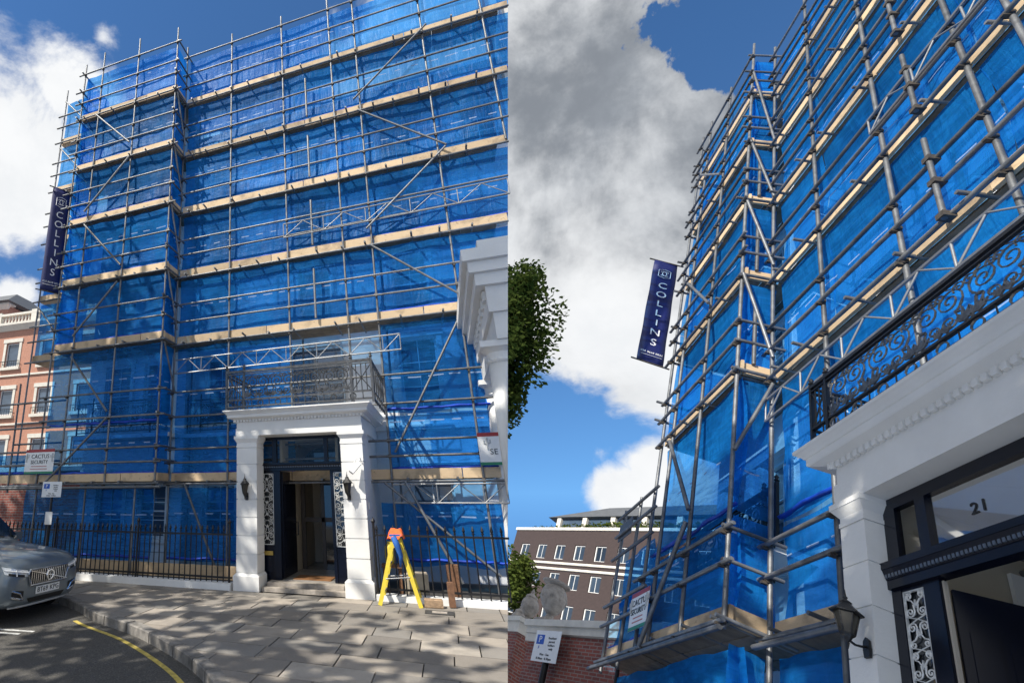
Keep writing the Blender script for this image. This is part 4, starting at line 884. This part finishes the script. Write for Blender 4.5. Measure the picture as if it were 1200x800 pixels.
# stepladder
ld = thing('stepladder', 'yellow fibreglass stepladder standing on the pavement with an orange cloth on top', 'stepladder', (-.96, 9.85, 0))
for sx, xb in ((-1, -1.30), (1, -.62)):
    for y in (9.62, 9.98):
        t = Vector((-.95 + sx * .035, 9.8 + (y - 9.8) * .55, 1.12)); b_ = Vector((xb, y, .0)); m = MB(); d = (t - b_).normalized(); u = d.cross(Vector((0, 1, 0))).normalized() * .034; v = Vector((0, .014, 0))
        m.add([b_ - u - v, b_ + u - v, b_ + u + v, b_ - u + v, t - u - v, t + u - v, t + u + v, t - u + v], [(0, 3, 2, 1), (4, 5, 6, 7), (0, 1, 5, 4), (1, 2, 6, 5), (2, 3, 7, 6), (3, 0, 4, 7)]); m.build('stile', ladder_y, ld)
    for k in range(1, 5):
        f = k / 5; y0, y1 = 9.62 + .08 * f, 9.98 - .08 * f; x = xb + (-.95 + sx * .035 - xb) * f; MB().box(x - .04, x + .04, y0, y1, 1.12 * f - .012, 1.12 * f + .012).build('tread' if sx < 0 else 'rung', alu, ld)
rod('spreader', (-1.17, 9.64, .42), (-.76, 9.64, .46), .01, alu, ld); rod('spreader', (-1.17, 9.95, .42), (-.76, 9.95, .46), .01, alu, ld)
MB().box(-1.06, -.84, 9.66, 9.94, 1.10, 1.15).build('top_cap', bluecloth, ld)
m = MB(); nx, ny = 14, 10
for j in range(ny + 1):
    for i in range(nx + 1):
        x, y = -1 + 2 * i / nx, -1 + 2 * j / ny; q = max(abs(x), abs(y)); m.v.append(Vector((-.95 + x * .19 * (1 - .25 * q * q) + .03 * noise.noise(Vector((x * 2, y * 3, 5))), 9.8 + y * .16, 1.235 - (.26 + .14 * noise.noise(Vector((x * 1.7, y * 1.7, 7)))) * max(0, q - .4) ** 1.1 + .05 * noise.noise(Vector((x * 2.5, y * 3, 1))))))
for j in range(ny):
    for i in range(nx): k = j * (nx + 1) + i; m.f.append((k, k + 1, k + nx + 2, k + nx + 1))
tag(m.build('cloth', orange, smooth=True), 'crumpled orange cloth draped over the top of the stepladder', 'cloth')
m = MB().tube([(-.98, 9.58, 1.12), (-.93, 9.57, .98), (-.88, 9.6, .8), (-.9, 9.6, .62)], [.05, .055, .04, .015], 7); tag(m.build('hanging_strap', bluecloth, smooth=True), 'blue strap hanging down from the top of the stepladder', 'strap')
def rough_box(name, c, s, rz, mt, label, cat, tilt=0.):
    m = MB(); a, b_, h = s; e = .012
    m.frus((-a / 2 + e, a / 2 - e, -b_ / 2 + e, b_ / 2 - e), 0, (-a / 2, a / 2, -b_ / 2, b_ / 2), e).frus((-a / 2, a / 2, -b_ / 2, b_ / 2), e, (-a / 2, a / 2, -b_ / 2, b_ / 2), h - e).frus((-a / 2, a / 2, -b_ / 2, b_ / 2), h - e, (-a / 2 + e, a / 2 - e, -b_ / 2 + e, b_ / 2 - e), h)
    m.move(Matrix.Translation(c) @ Matrix.Rotation(rz, 4, 'Z') @ Matrix.Rotation(tilt, 4, 'X')); return tag(m.build(name, mt), label, cat)
rough_box('timber_block', (-.42, 9.72, .005), (.30, .16, .13), .06, mat('pale_timber', (.34, .23, .14), .85, 0, .3, 14, .5, 50), 'pale brown timber block lying on the pavement beside the stepladder', 'timber')
rough_box('timber_offcut', (-.12, 9.78, .005), (.10, .06, .40), .2, timber, 'dark brown timber offcut standing upright against the railings', 'timber', -.1)
rough_box('timber_plank', (-.05, 10.42, .005), (.22, .04, .62), -.2, timber, 'brown plank leaning upright behind the railings', 'timber', .12)
rough_box('rubble_tub', (-.72, 10.5, .005), (.42, .34, .42), .1, mat('beige_tub', (.42, .36, .27), .7, 0, .2, 6), 'beige tub standing behind the railings and the stepladder', 'tub')
bn = thing('work_bench', 'low brown plank bench behind the stepladder and railings', 'bench', (-1.15, 10.5, 0)); MB().box(-1.33, -.95, 10.4, 10.62, .50, .56).build('seat', timber, bn)
for x in (-1.28, -1.0): MB().box(x - .03, x + .03, 10.45, 10.57, .0, .5).build('leg', timber, bn)
m = MB().lathe([(.07, .563), (.085, .6), (.085, .86), (.06, .9), (.03, .92), (.03, .96)], 14, (-1.17, 10.5, 0)); tag(m.build('yellow_canister', ladder_y, smooth=True), 'small yellow canister standing on the brown plank bench', 'canister')
# ---------------------------------------------------------------- parked car
def car(O, rz):
    P = Matrix.Translation(O) @ Matrix.Rotation(rz, 4, 'Z')
    r = thing('parked_car', 'blue grey estate car with upright slatted chrome grille parked at the kerb', 'car', (0, 0, 0), P)
    # stations back from the nose: x, half width at sill, at shoulder, z sill, z shoulder, half width top, z top
    S = [(-.00, .50, .56, .34, .60, .50, .70), (-.03, .66, .70, .28, .62, .62, .84), (-.10, .80, .84, .24, .68, .72, .93), (-.24, .88, .92, .22, .74, .78, .985), (-.45, .92, .96, .22, .80, .82, 1.02), (-.8, .93, .98, .24, .84, .84, 1.06), (-1.25, .93, .985, .26, .88, .85, 1.10),
         (-1.55, .93, .985, .24, .92, .83, 1.13), (-1.75, .93, .985, .24, .95, .80, 1.20), (-2.35, .93, .985, .24, .97, .66, 1.68), (-2.9, .93, .985, .24, .98, .64, 1.74), (-3.8, .93, .985, .25, 1.0, .63, 1.72), (-4.4, .92, .97, .28, 1.02, .60, 1.62), (-4.75, .88, .93, .34, 1.02, .66, 1.25), (-4.92, .80, .86, .42, .95, .66, 1.0)]
    m = MB(); N = 0
    for x, wb, ws, zb, zs, wt, zt in S:
        ring = [(0, zb), (wb * .6, zb), (wb, zb + .05), (ws, zb + (zs - zb) * .5), (ws * .995, zs), (wt + (ws - wt) * .55, zs + (zt - zs) * .45), (wt, zt - .03), (wt * .6, zt), (0, zt + .012)]
        ring = ring + [(-a, b_) for a, b_ in ring[-2:0:-1]]; N = len(ring); m.v += [Vector((x, a, b_)) for a, b_ in ring]
    for i in range(len(S) - 1):
        for k in range(N): m.f.append((i * N + k, i * N + (k + 1) % N, (i + 1) * N + (k + 1) % N, (i + 1) * N + k))
    m.f.append(tuple(range(N))); m.f.append(tuple((len(S) - 1) * N + k for k in range(N))[::-1])
    bd = m.build('body', paint, r, smooth=True); sb = bd.modifiers.new('smooth', 'SUBSURF'); sb.levels = 2; sb.render_levels = 2
    bpy.context.view_layer.update()
    from mathutils.bvhtree import BVHTree
    ev = bd.evaluated_get(bpy.context.evaluated_depsgraph_get()); em = ev.to_mesh(); bt = BVHTree.FromPolygons([v.co[:] for v in em.vertices], [p.vertices[:] for p in em.polygons]); ev.to_mesh_clear()
    def sx(y, z, lift=.01):
        h_ = bt.ray_cast(Vector((3, y, z)), Vector((-1, 0, 0)))[0]; return (h_.x if h_ else -.3) + lift
    # glass
    MB().add([(-1.70, -.80, 1.18), (-1.70, .80, 1.18), (-2.30, .64, 1.68), (-2.30, -.64, 1.68)], [(0, 1, 2, 3)]).move(Matrix.Translation((.045, 0, .03))).build('windscreen', darkglass, r)
    for s in (-1, 1):
        MB().add([(-1.85, s * .93, 1.08), (-2.40, s * .74, 1.60), (-3.0, s * .74, 1.64), (-3.05, s * .93, 1.08)], [(0, 1, 2, 3)]).build('side_window', darkglass, r)
        MB().add([(-3.1, s * .93, 1.08), (-3.06, s * .74, 1.64), (-3.9, s * .74, 1.62), (-4.1, s * .93, 1.1)], [(0, 1, 2, 3)]).build('side_window', darkglass, r)
        MB().tube([(-1.72, s * .83, 1.16), (-2.33, s * .67, 1.68)], .035, 6).build('windscreen_pillar', paint, r)
        ys = [s * q for q in (.45, .52, .59, .66, .72, .77, .81)]; n = len(ys)
        up = [(sx(y, .795 + .014 * q, .012), y, .795 + .014 * q) for q, y in enumerate(ys)]; lo = [(sx(y, .70 + .012 * q, .012), y, .70 + .012 * q) for q, y in enumerate(ys)]
        hl = MB(); hl.v = [Vector(p) for p in up + lo]; hl.f = [(i, i + 1, n + i + 1, n + i) for i in range(n - 1)]
        h = hl.build('headlight', lens, r)
        MB().tube([(sx(y, .76 + .012 * q, .022), y, .76 + .012 * q) for q, y in enumerate(ys)], .010, 5).tube([(sx(ys[3], .73, .022), ys[3], .73), (sx(ys[3], .82, .022), ys[3], .82)], .010, 5).build('light_bar', whiteprint, h)
        bz = [(sx(y, .702 + .012 * q, .016), y, .702 + .012 * q) for q, y in enumerate(ys[1:6])]; bz += [(sx(y, .738 + .012 * q, .016), y, .738 + .012 * q) for q, y in reversed(list(enumerate(ys[1:6])))]
        MB().add(bz, [(i, i + 1, 8 - i, 9 - i) for i in range(4)]).build('dark_bezel', black, h)
        fy = [s * q for q in (.50, .57, .64, .71)]
        MB().tube([(sx(y, .37 + .02 * q, .012), y, .37 + .02 * q) for q, y in enumerate(fy)], .015, 6).tube([(sx(fy[0], .37, .012), fy[0], .37), (sx(fy[1], .47, .012), fy[1], .47), (sx(fy[3], .52, .012), fy[3], .52)], .015, 6).build('bumper_trim', chrome, r)
        bi = [(sx(y, .39 + .02 * q, .008), y, .39 + .02 * q) for q, y in enumerate(fy)] + [(sx(y, .50 + .01 * q, .008), y, .50 + .01 * q) for q, y in reversed(list(enumerate(fy)))]
        MB().add(bi, [(i, i + 1, 6 - i, 7 - i) for i in range(3)]).build('side_intake', black, r)
        MB().box(-2.02, -1.82, s * 1.02 - .09, s * 1.02 + .09, 1.10, 1.25).build('door_mirror', paint, r)
        for wx in (-.98, -3.92):
            a = MB().lathe([(.27, 0), (.37, .02), (.385, .06), (.385, .20), (.37, .24), (.27, .26)], 28); a.move(Matrix.Translation((wx, s * .84 - .13, .385)) @ Matrix.Rotation(-math.pi / 2, 4, 'X')); w = a.build('wheel', rubber, r, smooth=True)
            MB().lathe([(.385, 0), (.45, .02), (.45, .04)], 28).move(Matrix.Translation((wx, s * .945 - .02, .39)) @ Matrix.Rotation(-math.pi / 2, 4, 'X')).build('wheel_arch', black, r)
            rim = MB().lathe([(.05, 0), (.26, 0), (.27, .03)], 28)
            for k in range(5):
                t = k * 2 * math.pi / 5; rim.tube([(0, 0, .02), (.25 * math.cos(t), .25 * math.sin(t), .02)], .03, 5)
            rim.move(Matrix.Translation((wx, s * .98 - .01, .385)) @ Matrix.Rotation(-math.pi / 2 * s, 4, 'X')).build('rim', alu, w)
    # grille
    gy = .43; gr = MB(); pts = [(-gy, .80), (gy, .80), (gy + .02, .74), (gy - .04, .56), (-gy + .04, .56), (-gy - .02, .74), (-gy, .80)]
    gx = lambda y: max(sx(y, .60, .012), sx(y, .7, .012), sx(y, .78, .012))
    MB().add([(gx(y) - .004, y, z) for y, z in ((-gy, .8), (-.2, .8), (0, .8), (.2, .8), (gy, .8), (gy - .04, .56), (.2, .56), (0, .56), (-.2, .56), (-gy + .04, .56))], [(0, 1, 8, 9), (1, 2, 7, 8), (2, 3, 6, 7), (3, 4, 5, 6)]).build('grille_backing', black, r)
    fp = []
    for (y0, z0), (y1, z1) in zip(pts, pts[1:]): fp += [(gx(y0 + (y1 - y0) * k / 6) + .006, y0 + (y1 - y0) * k / 6, z0 + (z1 - z0) * k / 6) for k in range(6)]
    fr = gr.tube(fp + [fp[0]], .016, 6).build('grille', chrome, r)
    for k in range(1, 19):
        y = -gy + 2 * gy * k / 19; MB().box(gx(y) - .01, gx(y) + .018, y - .006, y + .006, .575, .785).build('slat', chrome, fr)
    MB().tube([(gx(y) + .022, y, .575 + (.42 - y) / .84 * .21) for y in (.42, .2, 0, -.2, -.42)], .011, 5).build('diagonal_bar', chrome, fr)
    MB().tube([(gx(0) + .03, .075 * math.cos(t), .68 + .075 * math.sin(t)) for t in [k * math.pi / 9 for k in range(19)]], .014, 6).tube([(gx(0) + .03, -.05, .735), (gx(0) + .03, -.085, .775)], .012, 5).build('ring_badge', chrome, fr)
    px_ = sx(0, .5, .012); pl_ = MB().box(px_, px_ + .015, -.26, .26, .42, .53).build('number_plate', whitep, r)
    text('plate_lettering', 'BT69', .105, face_M((px_ + .017, -.125, .475), (0, 1, 0)), blackprint, pl_); text('plate_lettering', 'KPG', .105, face_M((px_ + .017, .14, .475), (0, 1, 0)), blackprint, pl_)
    li_ = [(sx(y, .38), y, .38) for y in (-.42, -.2, 0, .2, .42)] + [(sx(y, .31), y, .31) for y in (.36, .2, 0, -.2, -.36)]; MB().add(li_, [(i, i + 1, 8 - i, 9 - i) for i in range(4)]).build('lower_intake', black, r); MB().tube([(sx(y, .27, .0), y, .27) for y in (-.66, -.5, -.25, 0, .25, .5, .66)], .02, 6).build('skid_lip', pip, r)
    return r
car((-6.50, 7.28, -.12), R(-1))
# ---------------------------------------------------------------- the close view: portico, doorway, house
pg = MB().box(-40, .9, -1.2, 12, -2.2, -2.1).build('pavement', slabm, place=PR); tag(pg, kind='structure')
DR = dict(pl=(-2.24, -1.97), pr=(.35, .62), yf=1.58, pd=.12, z0=-2.1, zcap=3.45, ztop=4.17, bw=.045, baseh=.4, caph=.22, blocks=13, groove=.010, yb=3.4, over=.135, overx=.34, dentils=40, sdent=8, sidew=.02)
poR = portico(PR, 'white porch corner with dentil cornice and ornate scrolled balcony railing seen close from below', DR)
balustrade(poR, 'balcony_railing', -2.40, .85, 1.51, 4.185, 4.93, .012, 11, .22, iron, mat('worn_scroll_iron', (.16, .155, .145), .35, .6, .5, 18.), out=1.2)
dwR = doorcase(PR, 'dark navy doorway with number 21 in its fanlight behind the close porch', dict(xs=(-1.97, -1.885, -1.69, -1.56, -.45, -.35, -.12, -.02), zs=(-2.0, -.9, 2.655, 2.86, 3.34, 3.44), y=1.70, t=.04, r=.0055, gtop=.03, rows=16, nd=60, fw=.11,
    mull=[(-1.66, -1.57), (-.62, -.54)], num=(-1.19, 3.09, .13), hall=(-1.9, -.2, 1.76, 3.4, 3.6)))
MB().box(-1.97, -.02, 1.705, 1.78, 3.441, 3.60).build('head', navy, dwR)
dl = MB().prism([(-1.55, 1.745, -2), (-1.52, 1.735, -2), (-1.40, 2.05, -2), (-1.43, 2.06, -2)], (0, 0, 4.58)).build('door_leaf', navy, dwR)
for z0, z1 in ((-1.6, -.3), (-.1, 1.1), (1.3, 2.3)):
    for y0 in (.12, .56):
        q0 = Vector((-1.518, 1.735, 0)).lerp(Vector((-1.398, 2.05, 0)), y0); q1 = Vector((-1.518, 1.735, 0)).lerp(Vector((-1.398, 2.05, 0)), y0 + .32)
        MB().prism([(q0.x, q0.y, z0), (q1.x, q1.y, z0), (q1.x, q1.y, z1), (q0.x, q0.y, z1)], (.008, -.003, 0)).build('door_panel', navy, dl)
MB().box(-1.559, -1.545, 1.715, 1.735, -2.0, 2.64).build('door_edge_strip', mat('worn_edge', (.45, .40, .33), .6), dwR)
MB().lathe([(.035, 0), (.035, .012), (.02, .016)], 12, (-.95, 2.0, 3.58)).build('ceiling_lamp', bulb, dwR)
MB().box(-1.89, -1.86, 2.3, 2.9, -2, 3.1).build('inner_doorframe', frame_w, dwR)
lantern(PR, 'large black wall lantern with spiked finial on the close porch pillar', (-2.03, 1.575, 2.17), .66)
hsR = thing('terraced_house', 'pale terraced house behind the sheeting of the scaffold above the close porch', 'house', (-3, 3.45, -2.1), PR)
WR = []
for z0, z1 in ((.2, 2.2), (4.5, 6.6), (8.2, 9.8), (10.8, 12.2), (13.2, 14.5)):
    for xc in (-4.2, -2.2, -.5):
        if z0 < 1 and xc > -3: continue
        WR.append((xc - .35, xc + .35, z0, z1))
wallmesh(-5.0, 1.2, 3.45, -2.1, 16.2, WR + [(-1.95, -.15, -2.1, 3.65)]).build('wall', stucco_house, hsR)
for w in WR: window(hsR, w[0], w[1], 3.45, w[2], w[3])
WS = []
for z0, z1 in ((.2, 2.2), (4.5, 6.6), (8.2, 9.8), (10.8, 12.2), (13.2, 14.5)):
    for xc in (-7.1, -6.0): WS.append((xc - .33, xc + .33, z0, z1))
wallmesh(-7.7, -5.0, 2.95, -2.1, 16.2, WS).build('wall', stucco_house, hsR)
for w in WS: window(hsR, w[0], w[1], 2.95, w[2], w[3])
MB().box(-5.0, -4.95, 2.953, 3.449, -2.1, 16.2).box(-7.8, -7.701, 2.95, 5.2, -2.1, 16.2).box(-7.8, 1.2, 5.2, 5.3, -2.1, 16.2).build('wall', stucco_house, hsR)
balustrade(hsR, 'balcony_railing', -7.7, -5.15, 2.55, 4.55, 5.5, .016, 6, .3, iron, iron); balustrade(hsR, 'balcony_railing', -4.9, -2.9, 3.05, 4.55, 5.5, .016, 4, .3, iron, iron)
MB().box(-7.7, -5.1, 2.5, 2.949, 4.42, 4.54).box(-4.9, -2.8, 3.0, 3.449, 4.42, 4.54).build('balcony_slab', stucco, hsR)
banner(PR, 'navy cloth banner sticking out from the scaffold against grey clouds', (-8.44, 1.44), (-8.50, 2.01), 10.18, 14.07, 0, .14)
cactus_sign(PR, 'white security board tied to the scaffold beside the red brick wall', (-7.58, 1.90, 3.78), (1, 0, 0), .72, .68)
m = MB().box(-9.55, -8.85, 1.98, 1.995, 5.75, 6.15); tag(m.build('scaffold_notice', mat('grey_board', (.13, .14, .15), .6, 0, .3, 20), place=PR), 'dark grey notice board tied to the top rail at the scaffold end', 'notice board')
# ---------------------------------------------------------------- beyond the scaffold: wall with urns, office block, trees
ang = R(20.4); WO = Vector((-12.93, 1.85, 0)); PW = PR @ Matrix.Translation(WO) @ Matrix.Rotation(ang, 4, 'Z')
gw = thing('garden_wall', 'red brick garden wall with pale stone coping below the office block', 'wall', (0, 0, -2.1), PW)
m = MB().box(-.95, 7, 0, .4, -2.1, 4.16); m.build('brickwork', redbrick, gw, uvs=[(q.x + q.y, q.z) for q in m.v])
MB().box(-1.02, 7.1, -.08, .48, 4.161, 4.33).box(-1.08, 7.16, -.14, .54, 4.332, 4.5).build('coping', trim, gw)
MB().box(-1.02, -.25, -.05, -.001, 3.95, 4.16).build('pier_block', trim, gw)
def urn(label, x, y, z, s, wx=.66):
    r = thing('stone_urn', label, 'urn', (x, y, z), PW, 'stone urns on the wall')
    MB().box(x - .22 * s, x + .22 * s, y - .22 * s, y + .22 * s, z, z + .10 * s).lathe([(.2 * s, z + .1 * s), (.17 * s, z + .14 * s), (.09 * s, z + .2 * s), (.08 * s, z + .27 * s)], 18, (x, y, 0)).build('foot', stone, r)
    MB().lathe([(a_ * s * wx, z + b_ * s) for a_, b_ in ((.10, .26), (.26, .36), (.38, .50), (.455, .66), (.46, .78), (.41, .90), (.33, .98), (.29, 1.02), (.31, 1.04))], 20, (x, y, 0)).build('bowl', stone, r, smooth=True)
    for k in range(8):
        t = k * math.pi / 4; MB().lathe([(.015 * s, -.05 * s), (.035 * s, 0), (.015 * s, .10 * s)], 6, (x + .44 * s * wx * math.cos(t), y + .44 * s * wx * math.sin(t), z + .66 * s)).build('swag', stone, r)
    return r
u1 = urn('large weathered stone urn with an open rim on the brick wall', -.60, .2, 4.5, 1.12, .62)
MB().lathe([(.24, 5.64), (.33, 5.67), (.345, 5.72), (.30, 5.74), (.22, 5.69)], 20, (-.60, .2, 0)).build('rim', stone, u1)
def pw(px, py, dist): return PW.inverted() @ (EYE + pxdir(px, py) * dist)
for k, (px_, py_, di, s, lb) in enumerate(((616, 731, 19.5, .80, 'middle sized stone urn with a pointed lid on the lower wall'), (603, 744, 21., .74, 'small stone urn with a pointed lid on the lower wall, farther from the large urn'))):
    q = pw(px_, py_, di); u = urn(lb, q.x, q.y, q.z, s); MB().lathe([(.22 * s, q.z + 1.03 * s), (.2 * s, q.z + 1.1 * s), (.10 * s, q.z + 1.18 * s), (.05 * s, q.z + 1.24 * s), (.07 * s, q.z + 1.29 * s), (.005, q.z + 1.42 * s)], 16, (q.x, q.y, 0)).build('lid', stone, u)
    g2 = thing('wall_pier', ('red brick pier with a stone cap under the middle sized urn', 'red brick pier with a stone cap under the small farther urn')[k], 'pier', (q.x, q.y, -2.1), PW)
    m = MB().box(q.x - .38, q.x + .38, q.y - .38, q.y + .38, -2.1, q.z - .45); m.build('brickwork', redbrick, g2, uvs=[(v.x + v.y, v.z) for v in m.v]); MB().box(q.x - .42, q.x + .42, q.y - .42, q.y + .42, q.z - .448, q.z - .14).box(q.x - .48, q.x + .48, q.y - .48, q.y + .48, q.z - .138, q.z - .004).build('cap', trim, g2)
M3 = PW
parking_sign(PW, 'white resident parking sign in front of the red brick wall', (.25, -.25, 3.75), (1, 0, 0), .98, .78, -2.1, notice=False, post_r=.07)
sg = thing('small_sign', 'small grey street sign on a post beside the scaffold foot', 'sign', (2.7, -.3, -2.1), PW); MB().box(2.56, 2.86, -.32, -.30, 3.52, 3.72).build('plate', greyprint, sg); rod('post', (2.7, -.27, -2.1), (2.7, -.27, 3.6), .035, iron, sg)
fl = thing('flag_pole', 'slim pole with a furled dark flag in front of the office block', 'flag', (.3, 6, -2.1), PW); rod('pole', (.55, 6, -2.1), (.55, 6, 8.2), .06, pip, fl)
m = MB().tube([(.42, 6, 8.0), (.30, 6, 7.2), (.22, 6.02, 6.2), (.3, 6, 5.3), (.42, 6, 5.0)], [.10, .2, .2, .14, .05], 8); m.build('flag', navycloth, fl, smooth=True)
BO = Vector((-33.34, 6.74, 0)); PB = PR @ Matrix.Translation(BO) @ Matrix.Rotation(R(35.4), 4, 'Z')
ob = thing('office_block', 'dark brown brick office block with white framed windows and a set back roof', 'building', (0, 0, -2.1), PB)
wins = []
for z in (14.95, 12.95, 10.9, 8.8, 6.7):
    for xc in [-4.62 + k * 1.42 for k in range(10)]:
        if xc > -4.9: wins.append((xc - .36 + (.25 if k == 0 else 0), xc + .36, z, z + 1.05))
wallmesh(-5.75, 12, 0, -2.1, 17.05, wins, .15).build('wall', brownbrick, ob); MB().box(-5.75, -5.7, .004, 8, -2.1, 17.05).box(-5.7, 12, .01, 8, 17.0, 17.04).build('side_wall', brownbrick, ob)
for q in wins: window(ob, *q[:2], 0, *q[2:], dep=.15, bars=(2, 1), fr=.05, surround=False, glass=mat('office_glass', (.03, .045, .065), .12, 0, .5, .5, spec=.5))
MB().box(-5.8, 12, -.08, .003, 17.05, 17.25).build('parapet', trim, ob)
for z in (14.55, 14.15): MB().box(-5.8, 12, -.1, .003, z, z + .14).build('white_band', trim, ob)
MB().box(-3.6, 12, 1.2, 1.3, 17.06, 18.7).build('set_back_wall', winglass, ob); MB().frus((-4.2, 12, .9, 8), 18.71, (-1.6, 12, 3.2, 7), 20.9).build('roof', slate, ob)
for k in range(7): MB().box(-3.5 + k * 2.0, -3.2 + k * 2.0, 1.0, 1.19, 17.06, 18.7).build('pier', trim, ob)
# foliage
def leaves(C_, rad, n, ls, seed, clumps=26, flat=1.):
    rnd = random.Random(seed); m = MB(); cl = []
    for k in range(clumps):
        while True:
            d = Vector((rnd.uniform(-1, 1), rnd.uniform(-1, 1), rnd.uniform(-1, 1)))
            if .25 < d.length < 1: break
        cl.append((Vector((d.x * rad[0], d.y * rad[1], d.z * rad[2])) * .82, rnd.uniform(.22, .42)))
    for k in range(n):
        c, r_ = cl[k % clumps]; d = Vector((rnd.gauss(0, 1), rnd.gauss(0, 1), rnd.gauss(0, 1))); d = d.normalized() * (rnd.random() ** .45) * r_
        p = Vector(C_) + c + Vector((d.x * rad[0], d.y * rad[1], d.z * rad[2])); u = Vector((rnd.gauss(0, 1), rnd.gauss(0, 1), rnd.gauss(0, .6))).normalized(); w = u.cross(Vector((rnd.gauss(0, 1), rnd.gauss(0, 1), rnd.gauss(0, 1)))).normalized(); s = ls * rnd.uniform(.6, 1.3)
        m.add([p - u * s, p + w * s * .6 + u * .1 * s, p + u * s, p - w * s * .6 + u * .1 * s], [(0, 1, 2, 3)])
    return m
def tree(P, label, base, top, rad, n, ls, seed, lm=None, group=None, tr=.22, clumps=26):
    r = thing('broadleaf_tree', label, 'tree', base, P, group); b_, t_ = Vector(base), Vector(top); rnd = random.Random(seed)
    m = MB(); mid = b_.lerp(t_, .55) + Vector((rnd.uniform(-.3, .3), rnd.uniform(-.3, .3), 0)); m.tube([b_, b_.lerp(mid, .5), mid, t_], [tr, tr * .8, tr * .65, tr * .25], 10)
    for k in range(9):
        d = Vector((rnd.uniform(-1, 1) * rad[0], rnd.uniform(-1, 1) * rad[1], rnd.uniform(-.6, .8) * rad[2])) * .8; q = mid.lerp(t_, rnd.random() * .8); m.tube([q, q.lerp(t_ + d, .5) + Vector((0, 0, .2)), t_ + d], [tr * .35, tr * .2, tr * .06], 6)
    m.build('trunk', bark, r); c = leaves(t_, rad, n, ls, seed, clumps).build('crown', lm or leafm, r); c['kind'] = 'stuff'; return r
def rpt(px, py, dist):      # point in the close view's frame seen at a pixel of the picture
    d = pxdir(px, py); return PR.inverted() @ (EYE + d * dist)
t1 = rpt(582, 398, 27); tree(PR, 'dense dark green tree reaching up beside the clouds behind the scaffold', (t1.x, t1.y, -2.1), tuple(t1), (2.5, 2.5, 5.6), 20000, .125, 3, clumps=60)
t2 = rpt(590, 690, 30); tree(PR, 'yellow green tree growing beside the stone urns', (t2.x, t2.y, -2.1), tuple(t2), (1.5, 1.5, 2.4), 5000, .12, 5, leafy)
# street trees standing behind the viewer on the far pavement: they dapple the street
for k, (bx, by, tx, ty, tz, rd_) in enumerate(((-14.0, .5, -12.7, 2.6, 14.2, (4.2, 4.2, 3.8)), (-10.0, -3.5, -8.6, -1.2, 12.0, (4.0, 4.0, 3.2)), (-17., 4.5, -16.8, 5.0, 14.6, (3.6, 3.6, 3.4)))):
    tree(PL, ('plane tree on the far pavement shading the kerb and car', 'plane tree on the far pavement shading the porch step', 'plane tree on the far pavement shading the long railings')[k], (bx, by, -.12), (tx, ty, tz), rd_, (2600, 1100, 2600)[k], .25, 11 + k, clumps=40, tr=.3)
for k, (bx, by, tx, ty, tz, rd_) in enumerate(((-3.2, -3.2, -3.7, 2.4, 14.8, (2.3, 2.3, 2.2)), (1.6, -3.4, -1.2, .2, 11.2, (2.5, 2.3, 2.0)))):  # unseen trees added so their crowns shade these two spots
    tree(PL, ('unseen plane tree added to shade the neighbouring column', 'unseen plane tree added to shade the close porch pillar')[k], (bx, by, -.12), (tx, ty, tz), rd_, (2400, 2300)[k], .23, 21 + k, clumps=24, tr=.26)
hd = leaves((3.0, .45, 17.55), (8.3, .35, .45), 2600, .09, 41, 60).build('roof_hedge', leafy, place=PB); tag(hd, 'low green hedge along the roof edge of the office block', 'hedge', kind='stuff')
